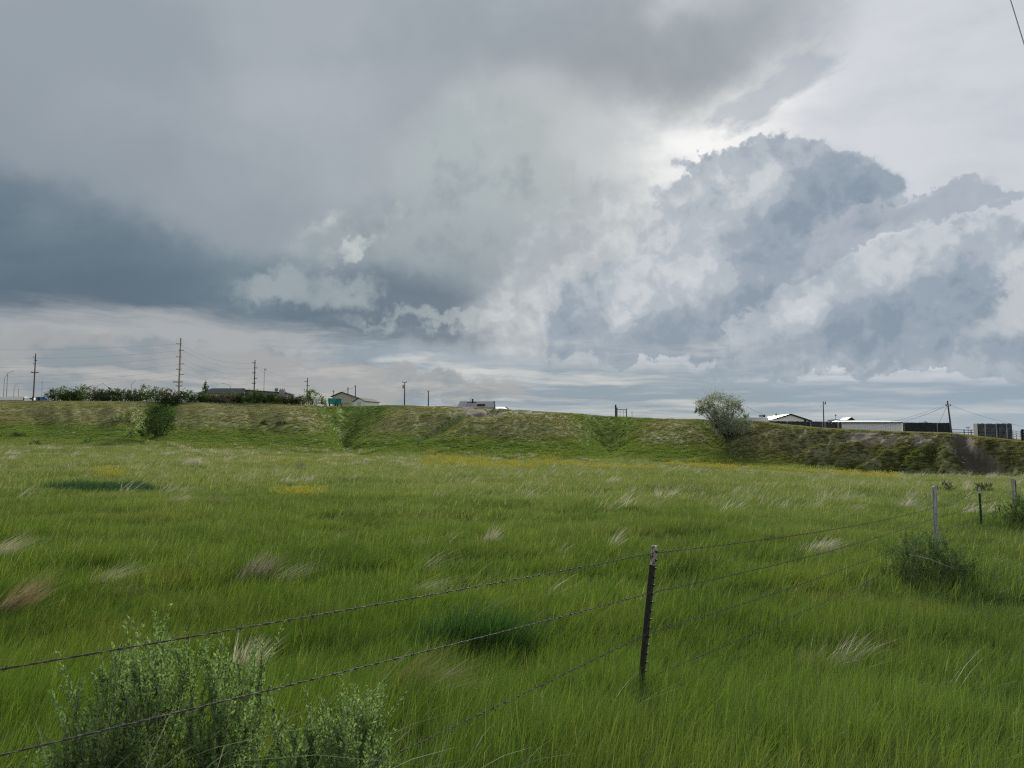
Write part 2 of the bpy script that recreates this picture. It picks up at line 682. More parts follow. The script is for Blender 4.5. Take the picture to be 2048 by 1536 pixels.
def grass_mat(name, near, far=None, dryness=(0.014, 0.07), trans=0.42):
    """meadow colours (deep, mid, light, warm, straw) that drift over metres, plus each blade's own shade;
    blends along Y from the near to the far palette, paler with more straw"""
    m = new_mat(name)
    p = position()
    n1 = noise(p, 0.16, 4, 0.55)
    n2 = noise(p, 0.55, 4, 0.6)
    n3 = noise(p, 0.045, 3, 0.5)
    r = attr('rnd')
    if far:
        f = smooth(sepxyz(p)[1] + (n1 - 0.5) * 30.0, 7.0, 50.0)
        deep, mid, light, warm, straw = [mixc(a, b, f) for a, b in zip(near, far)]
        dr = smooth(f, 0.0, 1.0, dryness[0], dryness[1], 'LINEAR')
    else:
        deep, mid, light, warm, straw = near
        dr = dryness[0]
    c = mixc(deep, mid, smooth(n1 * 0.6 + n2 * 0.4, 0.38, 0.54))
    c = mixc(c, light, smooth(n2 * 0.55 + n3 * 0.45, 0.47, 0.64) * 0.75)
    c = mixc(c, warm, smooth(noise(p, 0.30, 5, 0.6), 0.52, 0.68) * 0.6)
    c = mixc(c, deep, smooth(r, 0.45, 0.0) * 0.8)
    c = mixc(c, light, smooth(r, 0.55, 0.9) * 0.8)
    c = mixc(c, straw, S.math('GREATER_THAN', r, 1.0 - dr if far else 1.0 - dr))
    leafy(c, trans, 0.035)
    return m


def leaf_mat(name, dark, mid, light, trans=0.3, gloss=0.03, scale=0.6, tint=(1.2, 1.2, 0.6)):
    m = new_mat(name)
    p = position()
    r = attr('rnd')
    c = mixc(dark, mid, smooth(r, 0.0, 0.6))
    c = mixc(c, light, smooth(r, 0.55, 1.0))
    n = noise(p, scale, 3, 0.6)
    c = mixc(c, dark, smooth(n, 0.55, 0.35) * 0.4)
    leafy(c, trans, gloss, tint)
    return m


M = {}
NEAR = ((0.058, 0.112, 0.020), (0.108, 0.188, 0.029), (0.172, 0.252, 0.048), (0.190, 0.198, 0.056), (0.38, 0.35, 0.20))
FAR = ((0.116, 0.172, 0.058), (0.182, 0.242, 0.082), (0.246, 0.302, 0.128), (0.268, 0.272, 0.138), (0.44, 0.40, 0.28))
M['grass'] = M['grass_far'] = grass_mat('meadow_grass', NEAR, FAR)
M['lush'] = grass_mat('lush_grass', ((0.018, 0.055, 0.014), (0.030, 0.085, 0.020), (0.085, 0.170, 0.036), (0.04, 0.10, 0.025), (0.12, 0.19, 0.06)), None, (0.01, 0.01))
M['blue_lush'] = grass_mat('blue_green_grass', ((0.022, 0.062, 0.030), (0.036, 0.090, 0.042), (0.065, 0.130, 0.060), (0.045, 0.09, 0.04), (0.09, 0.15, 0.08)), None, (0.02, 0.02))
M['broad'] = leaf_mat('broad_blades', (0.10, 0.16, 0.07), (0.16, 0.24, 0.11), (0.24, 0.32, 0.15), 0.4, 0.015, 2.0, (1.1, 1.15, 0.6))
M['straw'] = leaf_mat('straw', (0.45, 0.42, 0.29), (0.62, 0.59, 0.44), (0.78, 0.76, 0.62), 0.3, 0.03, 0.5, (1, 0.95, 0.8))
M['straw_purple'] = leaf_mat('straw_purplish', (0.20, 0.175, 0.125), (0.33, 0.295, 0.215), (0.50, 0.455, 0.34), 0.3, 0.03, 0.5, (1, 0.95, 0.85))
M['straw_orange'] = leaf_mat('straw_orange', (0.24, 0.18, 0.09), (0.40, 0.33, 0.185), (0.58, 0.50, 0.32), 0.3, 0.03, 0.5, (1, 0.95, 0.8))
M['olive_stem'] = leaf_mat('olive_stem', (0.13, 0.13, 0.05), (0.22, 0.22, 0.09), (0.36, 0.34, 0.17), 0.3, 0.03, 0.5)
M['flower'] = leaf_mat('yellow_petals', (0.36, 0.33, 0.04), (0.46, 0.43, 0.07), (0.54, 0.52, 0.15), 0.3, 0.0, 0.5, (1, 1, 0.7))
M['flower_stem'] = leaf_mat('flower_stem', (0.06, 0.11, 0.03), (0.10, 0.16, 0.05), (0.15, 0.20, 0.07), 0.3, 0.0)
M['sage'] = leaf_mat('sage_leaves', (0.150, 0.235, 0.090), (0.220, 0.320, 0.130), (0.30, 0.40, 0.180), 0.45, 0.015, 6.0, (1.1, 1.15, 0.7))
M['twig'] = solid('twig_bark', (0.105, 0.082, 0.06), 0.9, 0.5, 30)
M['bark'] = solid('bark', (0.055, 0.045, 0.036), 0.9, 0.5, 6)
M['olive_leaf'] = leaf_mat('silvery_leaves', (0.165, 0.195, 0.135), (0.28, 0.315, 0.23), (0.40, 0.435, 0.335), 0.42, 0.01, 0.9, (1.1, 1.1, 0.8))
M['hedge_leaf'] = leaf_mat('hedge_leaves', (0.042, 0.070, 0.026), (0.075, 0.115, 0.038), (0.125, 0.165, 0.058), 0.4, 0.0, 0.25)
M['hedge_light'] = leaf_mat('hedge_leaves_light', (0.060, 0.096, 0.028), (0.105, 0.155, 0.046), (0.165, 0.215, 0.072), 0.4, 0.0, 0.25)
M['hedge_grey'] = leaf_mat('hedge_leaves_greyish', (0.070, 0.074, 0.050), (0.120, 0.122, 0.088), (0.18, 0.178, 0.138), 0.35, 0.0, 0.25)
M['dark_leaf'] = leaf_mat('dark_bush_leaves', (0.026, 0.054, 0.022), (0.046, 0.086, 0.032), (0.085, 0.14, 0.05), 0.4, 0.0, 0.5)
M['bush_leaf'] = leaf_mat('green_bush_leaves', (0.055, 0.105, 0.034), (0.095, 0.165, 0.052), (0.15, 0.23, 0.08), 0.3, 0.03, 2.0)
M['palestem'] = solid('pale_dry_stem', (0.50, 0.45, 0.32), 0.8, 0.25, 20)
M['slope'] = None


# ----------------------------------------------------------------- blades, leaves
def blades(n, xy, h, w, lean_dir, lean, curl=0.0, segs=3, z=0.0, tip=0.08, wprof=0.6):
    """n curved grass blades as ribbons; every argument may be an array of n"""
    A = lambda a: np.broadcast_to(np.asarray(a, dtype=np.float64), (n,))
    h, w, ld, ln, cu = A(h), A(w), A(lean_dir), A(lean), A(curl)
    t = np.linspace(0, 1, segs + 1)
    T = t[None, :]
    out_ = (ln[:, None] * T ** 1.7 + cu[:, None] * T ** 4) * h[:, None]
    up = h[:, None] * (T - 0.28 * np.minimum(ln[:, None], 1.6) * T ** 2 - 0.55 * cu[:, None] * T ** 4)
    cx = xy[:, 0:1] + np.cos(ld)[:, None] * out_
    cy = xy[:, 1:2] + np.sin(ld)[:, None] * out_
    cz = np.broadcast_to(np.asarray(z, dtype=np.float64), (n,))[:, None] + up
    fa = rng.uniform(0, math.pi, n)
    ww = w[:, None] * (tip + (1 - tip) * (1 - T) ** wprof) * 0.5
    sx, sy = np.cos(fa)[:, None] * ww, np.sin(fa)[:, None] * ww
    V = np.empty((n, segs + 1, 2, 3))
    V[:, :, 0, 0], V[:, :, 1, 0] = cx - sx, cx + sx
    V[:, :, 0, 1], V[:, :, 1, 1] = cy - sy, cy + sy
    V[:, :, :, 2] = cz[:, :, None]
    k = (segs + 1) * 2
    b = (np.arange(n) * k)[:, None]
    q = np.concatenate([np.stack([b + 2 * i, b + 2 * i + 1, b + 2 * i + 3, b + 2 * i + 2], -1) for i in range(segs)], 1).reshape(-1, 4)
    return V.reshape(-1, 3), q, np.repeat(rng.random(n), k)


def join(parts):
    V, Q, R, o = [], [], [], 0
    for v, q, r in parts:
        V.append(v)
        Q.append(q + o)
        R.append(r)
        o += len(v)
    return np.concatenate(V), np.concatenate(Q), np.concatenate(R)


def leaves(c, size, width=0.5, up=0.2, dirs=None):
    """one folded diamond leaf at each centre"""
    n = len(c)
    d = rng.normal(size=(n, 3)) if dirs is None else dirs + rng.normal(size=(n, 3)) * 0.45
    d[:, 2] += up
    d /= np.linalg.norm(d, axis=1)[:, None]
    s = np.cross(d, rng.normal(size=(n, 3)))
    s /= np.linalg.norm(s, axis=1)[:, None] + 1e-9
    L = (np.broadcast_to(size, (n,)) * rng.uniform(0.6, 1.35, n))[:, None]
    V = np.stack([c - d * L * 0.5, c + s * L * width * 0.5, c + d * L * 0.5, c - s * L * width * 0.5], 1)
    q = (np.arange(n) * 4)[:, None] + np.arange(4)[None, :]
    return V.reshape(-1, 3), q, np.repeat(rng.random(n), 4)


def crown(n, lobes, size, clump=0.22, per=18, shell=0.55, width=0.6):
    """leaves gathered in clumps that fill the lobes, thinner inside, ragged outside"""
    vol = np.array([l[3] * l[4] * l[5] for l in lobes]) ** 0.7
    nc = max(6, n // per)
    li = rng.choice(len(lobes), nc, p=vol / vol.sum())
    L = np.array(lobes)[li]
    d = rng.normal(size=(nc, 3))
    d /= np.linalg.norm(d, axis=1)[:, None]
    r = (shell + (1 - shell) * rng.random(nc) ** 0.6) * rng.uniform(0.75, 1.08, nc)
    cc = L[:, :3] + d * r[:, None] * L[:, 3:6]
    ci = rng.integers(0, nc, n)
    rad = clump * L[ci, 3:6].mean(1)
    p = cc[ci] + rng.normal(size=(n, 3)) * rad[:, None] * 0.6
    V, q, R = leaves(p, size, width)
    sh = np.repeat(rng.random(nc)[ci], 4)
    return V, q, np.clip(R * 0.6 + sh * 0.4, 0, 1), cc


def limbs(mb, base, ends, r0, r1=0.012, bend=0.2, n=5, twig=None):
    for e in ends:
        e = Vector(e)
        b = Vector(base)
        m = b.lerp(e, 0.45) + Vector((RND.uniform(-1, 1), RND.uniform(-1, 1), RND.uniform(0.0, 1.2))) * (e - b).length * bend * 0.4
        pts = [b, b.lerp(m, 0.55) + Vector((0, 0, 0.02)), m, m.lerp(e, 0.5), e]
        mb.tube(pts, [r0, r0 * 0.75, r0 * 0.5, r0 * 0.3, r1], n, cap=False)


HID = bpy.data.collections.new('scatter_sources')     # patches that the scattered ground cover repeats; not linked to the scene


def scatter(name, pts, rot, scl, idx, sources, attrs=None):
    """one object whose points carry repeated patches (geometry nodes)"""
    coll = bpy.data.collections.new(name + '_sources')
    for s in sources:
        coll.objects.link(s)
    a = {'rot': rot, 'scl': scl, 'idx': np.asarray(idx, dtype=np.float32)}
    a.update(attrs or {})
    me = np_mesh(name, pts, attrs=a)
    o = link(name, me, None)
    ng = bpy.data.node_groups.new(name + '_scatter', 'GeometryNodeTree')
    ng.interface.new_socket('Geometry', in_out='INPUT', socket_type='NodeSocketGeometry')
    ng.interface.new_socket('Geometry', in_out='OUTPUT', socket_type='NodeSocketGeometry')
    N = ng.nodes
    gi, go = N.new('NodeGroupInput'), N.new('NodeGroupOutput')
    ci = N.new('GeometryNodeCollectionInfo')
    ci.inputs['Collection'].default_value = coll
    ci.inputs['Separate Children'].default_value = True
    ci.inputs['Reset Children'].default_value = True
    ip = N.new('GeometryNodeInstanceOnPoints')
    ip.inputs['Pick Instance'].default_value = True

    def named(nm, t):
        x = N.new('GeometryNodeInputNamedAttribute')
        x.data_type = t
        x.inputs['Name'].default_value = nm
        return [s for s in x.outputs if s.enabled and s.name == 'Attribute'][0]
    er = N.new('FunctionNodeEulerToRotation')
    ng.links.new(named('rot', 'FLOAT_VECTOR'), er.inputs[0])
    ng.links.new(gi.outputs[0], ip.inputs['Points'])
    ng.links.new(ci.outputs[0], ip.inputs['Instance'])
    ng.links.new(named('idx', 'INT'), ip.inputs['Instance Index'])
    ng.links.new(er.outputs[0], ip.inputs['Rotation'])
    ng.links.new(named('scl', 'FLOAT_VECTOR'), ip.inputs['Scale'])
    ng.links.new(ip.outputs[0], go.inputs[0])
    md = o.modifiers.new('scatter', 'NODES')
    md.node_group = ng
    return o


def source(name, V, Q, R, mat):
    me = np_mesh(name, V, Q, attrs={'rnd': R})
    o = bpy.data.objects.new(name, me)
    me.materials.append(mat)
    return o


# ----------------------------------------------------------------- the lie of the land
B_PX = [-600, 0, 250, 500, 700, 900, 1100, 1300, 1500, 1650, 1750, 1900, 2048, 2700]
B_Y = [886, 886, 892, 902, 910, 915, 920, 924, 934, 944, 950, 955, 959, 964]
B_D = [150, 150, 150, 154, 152, 148, 143, 134, 121, 110, 103, 95, 88, 78]
C_PX = [-600, 0, 100, 340, 600, 650, 830, 910, 1000, 1100, 1200, 1300, 1390, 1500, 1540, 1680, 1810, 1900, 1960, 2048, 2700]
C_Y = [800, 800, 800, 803, 808, 811, 810, 812, 815, 822, 828, 834, 836, 842, 845, 855, 861, 864, 871, 881, 890]
C_RUN = [40, 40, 40, 40, 40, 40, 38, 36, 34, 35, 35, 31, 27, 21, 19, 15, 13, 11, 10, 9, 9]
# gullies cut back into the face: bearing at the toe and at the crest, depth, half width at the toe and at the crest
GULLY = [(285, 338, 0.50, 26, 40), (690, 712, 0.72, 24, 88), (830, 990, 0.28, 13, 17), (1215, 1218, 0.70, 34, 92), (1445, 1400, 0.25, 26, 34), (85, 50, 0.10, 30, 60), (485, 500, 0.10, 30, 44)]


def px_of(X, Y):
    return np.clip(1024 + F * X / np.maximum(Y, 20.0), -600, 2700)


def terr_full(X, Y):
    X, Y = np.asarray(X, dtype=np.float64), np.asarray(Y, dtype=np.float64)
    px = px_of(X, Y)
    yb, Db = np.interp(px, B_PX, B_Y), np.interp(px, B_PX, B_D)
    yc, run = np.interp(px, C_PX, C_Y), np.interp(px, C_PX, C_RUN)
    Dc = Db + run
    zb = CAMZ + (898 - yb) / F * Db
    zc = CAMZ + (898 - yc) / F * Dc - 0.30
    t = (Y - Db) / run
    wob = (fbm(X * 0.08, Y * 0.08, 5) - 0.5) * 22
    raw = t

    def cut(v):
        vc = np.clip(v, 0, 1)
        push, g_ = np.zeros_like(px), np.zeros_like(px)
        for pb, pc, A, w0, w1_ in GULLY:
            k = np.exp(-np.abs((px + wob - (pb + (pc - pb) * vc)) / (w0 + (w1_ - w0) * vc)) ** 1.9)
            push = push + A * k * (1 - 0.35 * vc)
            g_ = np.maximum(g_, k * min(1.0, A / 0.6))
        return push, g_
    t = raw.copy()
    for _ in range(7):
        t = 0.5 * t + 0.5 * (raw - cut(t)[0] * sst(raw, -0.55, 0.75))
    g = cut(t)[1] * sst(raw, -0.5, 0.0)
    tc_ = np.clip(t, 0, 1)
    rib = (fbm(px / 34.0 + 0.4 * tc_, Y * 0.02, 9, 3) - 0.5)
    t = t + rib * 0.14 * sst(t, 0, 0.3) + (fbm(X * 0.25, Y * 0.25, 21) - 0.5) * 0.05
    right = sst(px, 1520, 1660)
    t = t - right * (fbm(px / 30.0, Y * 0.35, 31, 4) - 0.42) * 0.38
    scarp = np.exp(-np.abs((px - (1925 + 65 * (1 - tc_))) / (22.0 + 45 * (1 - tc_))) ** 3)
    t = t - 0.6 * scarp * sst(raw, 0, 0.4)
    slump = np.exp(-((px - 965) / 62.0) ** 2) * sst(tc_, 0.55, 0.95)
    t = t - 0.14 * slump - 0.10 * slump * fbm(px / 14.0, Y * 0.3, 41)
    s = np.clip(t, 0, 1)
    sl = np.clip((t + 0.45) / 1.45, 0, 1)
    s = s * right + (1 - right) * sl ** 1.15
    prof = s * s * (3 - 2 * s)
    prof = prof * (0.55 - 0.25 * right) + s ** (1.0 - 0.35 * right) * (0.45 + 0.25 * right)
    near = -0.011 * np.clip(X, -60, 60) + 0.50 * (1 - sst(Y, 2.5, 8.0)) + 0.35 * (1 - sst(Y, -6, 1.5))
    sf = np.clip((Y - 22) / (Db - 22), 0, 1)
    z = near + (zb - near) * sf ** 1.7
    z = z + (fbm(X * 0.11, Y * 0.11, 3) - 0.5) * 0.35 * sst(Y, 9, 26) * (1 - sst(t, 0, 0.2))
    z = z + (zc - zb) * prof
    z = z + np.clip(Y - Dc, 0, 120) * (0.045 - 0.027 * sst(px, 850, 1500)) * sst(t, 0.8, 1.0)
    z = z + ((fbm(X * 0.3, Y * 0.3, 77) - 0.5) * 0.22 + (fbm(X * 1.7, Y * 1.7, 78, 2) - 0.5) * 0.25 * right) * sst(t, 0.03, 0.2) * (1 - 0.8 * sst(t, 0.8, 1.05))
    z = z + (fbm(X * 0.07, Y * 0.05, 88, 3) - 0.5) * 0.9 * sst(t, 0.6, 1.0) * (1 - 0.6 * right)
    # ground cover, plus a painted shade mask for the right bank
    lush = np.clip(g * (1.15 - 0.35 * tc_) + (1 - sst(t, -0.02, 0.34)) * 0.85 * sst(t, -0.75, -0.3) * (1 - 0.8 * sst(px, 1380, 1560)), 0, 1)
    lush = lush * (1 - 0.75 * right) + right * 0.8 * np.exp(-((px - 1830) / 75.0) ** 2) * np.exp(-((tc_ - 0.35) / 0.25) ** 2)
    dry = sst(t, 0.10, 0.42) * (1 - sst(lush, 0.15, 0.6)) * (0.55 + 0.45 * sst(fbm(X * 0.06, Y * 0.06, 50), 0.3, 0.6)) * (1 - 0.30 * sst(px, 1250, 1420))
    bare = 0.95 * slump * sst(fbm(px / 30.0, Y * 0.2, 61), 0.3, 0.55) + 0.8 * np.exp(-((px - 1062) / 26.0) ** 2) * sst(tc_, 0.75, 0.9) * (1 - sst(t, 0.98, 1.05))
    rn = fbm(px / 34.0, Y * 0.30, 71, 4)
    band = np.exp(-((tc_ - 0.70) / 0.22) ** 2) * sst(px, 1640, 1700) * (1 - sst(px, 1900, 1940))
    rb = np.clip(right * sst(t, 0.03, 0.12) * sst(rn, 0.52, 0.66) * 0.6 + band * sst(rn, 0.36, 0.56) * 0.85, 0, 1) * (1 - sst(t, 0.90, 0.97))
    sc = sst(scarp, 0.2, 0.6) * sst(t, 0.02, 0.1) * (1 - sst(t, 0.93, 1.0))
    bare = np.clip(np.maximum(np.maximum(bare, rb * 0.9 * (1 - lush)), sc), 0, 1)
    umber = sst(px, 1330, 1520) * sst(t, -0.15, 0.15) * (1 - sst(t, 0.92, 1.02)) * (0.6 + 0.4 * fbm(X * 0.12, Y * 0.12, 95))  # shade of the steep right bank, put into colour as darker brown-olive
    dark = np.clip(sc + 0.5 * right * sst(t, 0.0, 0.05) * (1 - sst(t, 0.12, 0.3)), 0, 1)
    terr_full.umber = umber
    return z, t, lush, dry, bare, dark


def gz(x, y):
    return float(terr_full(np.array([x]), np.array([y]))[0][0])


def hit(px, py, y0=2.0, y1=400.0):
    """the point of the ground seen at a pixel"""
    r = ray(px, py)
    Y = np.geomspace(y0, y1, 3000)
    z = terr_full(r[0] * Y / r[1], Y)[0]
    zr = CAMZ + r[2] * Y / r[1]
    k = np.nonzero(zr < z)[0]
    Yh = Y[k[0]] if len(k) else y1
    return Vector((r[0] * Yh / r[1], Yh, gz(r[0] * Yh / r[1], Yh)))


us = np.concatenate([np.linspace(-3.5, -0.9, 40, endpoint=False), np.linspace(-0.9, 0.9, 620), np.linspace(0.9, 3.5, 41)[1:]])
ys = np.concatenate([np.linspace(-60, 0, 16, endpoint=False), np.linspace(0, 24, 60, endpoint=False), np.linspace(24, 76, 60, endpoint=False),
                     np.linspace(76, 192, 300, endpoint=False), np.linspace(192, 330, 40, endpoint=False), np.geomspace(330, 6000, 24)])
UU, YY = np.meshgrid(us, ys)
XX = UU * np.sqrt(YY ** 2 + 64.0)
Z, T_, LU, DR, BA, DK = terr_full(XX, YY)
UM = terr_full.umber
nr, nc = UU.shape
ii = (np.arange(nr - 1)[:, None] * nc + np.arange(nc - 1)[None, :]).ravel()
gq = np.stack([ii, ii + 1, ii + nc + 1, ii + nc], 1)
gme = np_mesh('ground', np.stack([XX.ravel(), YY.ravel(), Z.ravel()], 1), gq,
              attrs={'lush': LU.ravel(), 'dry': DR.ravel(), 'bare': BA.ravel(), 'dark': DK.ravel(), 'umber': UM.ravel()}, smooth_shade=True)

m = new_mat('soil_and_turf')
p = position()
lu, dr, ba, dk_ = attr('lush'), attr('dry'), attr('bare'), attr('dark')
n1 = noise(p, 0.35, 6, 0.6)
n2 = noise(p, 1.6, 6, 0.65)
n3 = noise(p, 6.0, 5, 0.65)
c = mixc((0.140, 0.180, 0.060), (0.180, 0.205, 0.080), smooth(n1, 0.4, 0.6))
c = mixc(c, mixc((0.195, 0.200, 0.105), (0.29, 0.275, 0.180), smooth(n2, 0.40, 0.62)), dr * smooth(n1 * 0.5 + n2 * 0.5, 0.36, 0.60) * 0.8)
c = mixc(c, (0.140, 0.210, 0.058), smooth(lu, 0.05, 0.95) * 0.9)
c = mixc(c, mixc((0.100, 0.098, 0.048), (0.155, 0.140, 0.080), smooth(n2, 0.4, 0.6)), attr('umber') * 0.75)  # right bank's shade painted into the turf colour
soil = mixc((0.135, 0.115, 0.082), (0.255, 0.222, 0.165), smooth(n2 * 0.6 + n3 * 0.4, 0.38, 0.62))
soil = mixc(soil, (0.095, 0.078, 0.064), smooth(noise(vmath('MULTIPLY', p, (0.15, 0.15, 2.2)), 1.2, 5, 0.6), 0.50, 0.60) * 0.7)
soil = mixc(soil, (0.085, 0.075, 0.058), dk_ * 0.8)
c = mixc(c, soil, smooth(ba + (n2 - 0.5) * 1.1 + (n3 - 0.5) * 0.5, 0.30, 0.75))
pb_ = node('ShaderNodeBsdfPrincipled')
setin(pb_.inputs['Base Color'], c)
pb_.inputs['Roughness'].default_value = 0.95
pb_.inputs['Specular IOR Level'].default_value = 0.1
bp = node('ShaderNodeBump')
bp.inputs['Strength'].default_value = 0.25
bp.inputs['Distance'].default_value = 0.25
setin(bp.inputs['Height'], n2 * 0.6 + n3 * 0.4)
S.tree.links.new(bp.outputs[0], pb_.inputs['Normal'])
out(S(pb_.outputs[0]))
ground = link('ground', gme, m)
tag(ground, 'rolling prairie ground rising to a grassy bluff with gullies and an eroded bank', kind='structure')

# ----------------------------------------------------------------- grass of the meadow
WIND = 0.15            # the wind leans everything to the right


def patch(n, size, h0, h1, w, lean=(0.1, 0.55), segs=3, clumps=0, spread=0.25):
    xy = rng.uniform(-size / 2, size / 2, (n, 2))
    hs = np.ones(n)
    if clumps:
        c = rng.uniform(-size / 2, size / 2, (clumps, 2))
        k = rng.integers(0, clumps, n)
        use = rng.random(n) < 0.7
        xy[use] = c[k][use] + rng.normal(size=(n, 2))[use] * spread
        hs = rng.uniform(0.7, 1.15, clumps)[k]
    return blades(n, xy, rng.uniform(h0, h1, n) * hs, w * rng.uniform(0.6, 1.3, n), WIND + rng.normal(size=n) * 0.8,
                  rng.uniform(*lean, n), np.where(rng.random(n) < 0.2, rng.uniform(0, 0.35, n), 0.0), segs)


def make_sources(tagname, k, mat, *a, **kw):
    return [source('%s_patch' % tagname, *patch(*a, **kw), mat) for _ in range(k)]


def field_points(y0, y1, step, umax=0.86, jitter=0.5):
    P = []
    y = y0
    while y < y1:
        half = umax * y + 1.0
        n = max(2, int(2 * half / step))
        x = np.linspace(-half, half, n) + rng.uniform(-jitter, jitter, n) * step
        P.append(np.stack([x, y + rng.uniform(-jitter, jitter, n) * step], 1))
        y += step
    return np.concatenate(P)


def lay(name, P, srcs, smin, smax, label, spin=0.5, keep=None, zoff=-0.02, hnoise=0.5):
    z, t, lu, dr, ba, dk = terr_full(P[:, 0], P[:, 1])
    if keep is not None:
        k = keep(P, t)
        P, z = P[k], z[k]
    n = len(P)
    hs = (1 - hnoise / 2) + hnoise * (0.5 * fbm(P[:, 0] * 0.45, P[:, 1] * 0.45, 12) + 0.5 * sst(vnoise(P[:, 0] * 1.1, P[:, 1] * 1.1, 13), .2, .8)) + rng.uniform(-0.06, 0.06, n)
    e = 0.15
    zx = terr_full(P[:, 0] + e, P[:, 1])[0]
    zy = terr_full(P[:, 0], P[:, 1] + e)[0]
    rot = np.stack([np.clip(np.arctan2(zy - z, e), -.3, .3), np.clip(-np.arctan2(zx - z, e), -.3, .3), rng.uniform(-spin, spin, n)], 1)
    s = rng.uniform(smin, smax, n)
    o = scatter(name, np.stack([P[:, 0], P[:, 1], z + zoff], 1), rot, np.stack([s, s, s * hs], 1), rng.integers(0, len(srcs), n), srcs)
    tag(o, label, 'grass', kind='stuff')
    return o


flat = lambda P, t: t < -0.22
lay('grass', field_points(2.0, 10.5, 0.42), make_sources('near_grass', 6, M['grass'], 2000, 0.75, 0.20, 0.50, 0.0068, segs=4, clumps=42, spread=0.035, lean=(0.06, 0.55)),
    0.95, 1.15, 'thick green meadow grass standing along the wire fence')
lay('grass', field_points(10.0, 31, 0.8), make_sources('middle_grass', 6, M['grass'], 2200, 1.35, 0.20, 0.50, 0.0135, clumps=80, spread=0.06, lean=(0.06, 0.6)),
    0.95, 1.2, 'green meadow grass in the middle of the field', hnoise=0.7)
lay('grass', field_points(24, 76, 1.9), make_sources('far_grass', 5, M['grass_far'], 2000, 3.2, 0.22, 0.50, 0.034, segs=2, clumps=110, spread=0.12),
    0.95, 1.2, 'paler green grass farther out in the field', hnoise=0.9)
lay('grass', field_points(70, 172, 3.4, 0.82), make_sources('farthest_grass', 5, M['grass_far'], 1700, 5.6, 0.22, 0.44, 0.05, segs=2, clumps=150, spread=0.22),
    0.95, 1.2, 'grass at the foot of the bluff', keep=flat, hnoise=0.9)


# ----------------------------------------------------------------- short bunch grass over the bluff
m = new_mat('slope_grass')
p = position()
lu, dr, r = attr('lush', 'INSTANCER'), attr('dry', 'INSTANCER'), attr('rnd')
n1, n2 = noise(p, 0.12, 4, 0.6), noise(p, 0.7, 5, 0.6)
c = mixc((0.150, 0.195, 0.064), (0.200, 0.230, 0.085), smooth(n1 * 0.5 + n2 * 0.5, 0.4, 0.58))
c = mixc(c, mixc((0.180, 0.185, 0.098), (0.33, 0.305, 0.215), smooth(r * 0.6 + n2 * 0.4, 0.3, 0.7)), smooth(dr + (n2 - 0.5) * 0.8 + (n1 - 0.5) * 0.8 + (r - 0.5) * 0.4, 0.20, 0.90) * 0.85)
c = mixc(c, mixc((0.130, 0.205, 0.052), (0.190, 0.265, 0.080), r), smooth(lu + (n2 - 0.5) * 0.35, 0.0, 0.95) * 0.92)
c = mixc(c, mixc((0.085, 0.100, 0.036), (0.165, 0.155, 0.080), r), attr('umber', 'INSTANCER') * 0.72)  # the same bank shade, painted into the blades
leafy(c, 0.45, 0.02)
M['slope'] = m


def tussock(n, rad, h, w):
    a, q = rng.uniform(0, 2 * math.pi, n), rad * np.sqrt(rng.random(n))
    xy = np.stack([np.cos(a) * q, np.sin(a) * q], 1)
    return blades(n, xy, rng.uniform(0.6, 1.1, n) * h, w, a + rng.normal(size=n) * 0.5, rng.uniform(0.3, 1.1, n), segs=2)


srcs = [source('tussock', *tussock(60, 0.24, 0.24, 0.032), M['slope']) for _ in range(5)]
n = 105000
u_ = rng.uniform(-0.80, 0.80, n)
pxs = 1024 + F * u_
D0, D1 = np.interp(pxs, B_PX, B_D) - 14, np.interp(pxs, B_PX, B_D) + np.interp(pxs, C_PX, C_RUN) + 22
Yp = D0 + (D1 - D0) * rng.random(n) ** 1.15
P = np.stack([u_ * Yp, Yp], 1)
z, t, lu_, dr_, ba_, dk = terr_full(P[:, 0], P[:, 1])
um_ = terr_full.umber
nn = fbm(P[:, 0] * 0.9, P[:, 1] * 0.45, 91, 3)
k = (t > -0.30) & (rng.random(n) > ba_ * 1.15) & (rng.random(n) < 0.65 + 0.5 * sst(nn, 0.35, 0.62) + lu_)
P, z, lu_, dr_, nn, um_ = P[k], z[k], lu_[k], dr_[k], nn[k], um_[k]
n = len(P)
s = rng.uniform(0.7, 1.35, n) * (0.85 + 0.3 * sst(nn, 0.35, 0.7))
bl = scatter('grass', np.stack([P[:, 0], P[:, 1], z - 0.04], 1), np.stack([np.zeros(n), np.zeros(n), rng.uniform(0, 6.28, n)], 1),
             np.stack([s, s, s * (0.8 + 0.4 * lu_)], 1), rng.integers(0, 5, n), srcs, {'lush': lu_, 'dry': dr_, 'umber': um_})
tag(bl, 'short bunch grass covering the slopes of the bluff', 'grass', kind='stuff')


# ----------------------------------------------------------------- scattered dry grass and seed stems
def wisps(n, rad, h, w, lean=(0.5, 1.3), dirn=WIND, spread=0.35):
    xy = rng.normal(size=(n, 2)) * rad
    return blades(n, xy, h * rng.uniform(0.6, 1.15, n), w * rng.uniform(0.7, 1.3, n), dirn + rng.normal(size=n) * spread,
                  rng.uniform(*lean, n), segs=4, tip=0.3)


def scatter_simple(name, P, srcs, smin, smax, label, cat, spin=0.4, zoff=0.0):
    z = terr_full(P[:, 0], P[:, 1])[0]
    n = len(P)
    s = rng.uniform(smin, smax, n)
    o = scatter(name, np.stack([P[:, 0], P[:, 1], z + zoff], 1), np.stack([np.zeros(n), np.zeros(n), rng.uniform(-spin, spin, n)], 1),
                np.stack([s, s, s], 1), rng.integers(0, len(srcs), n), srcs)
    return tag(o, label, cat, kind='stuff')


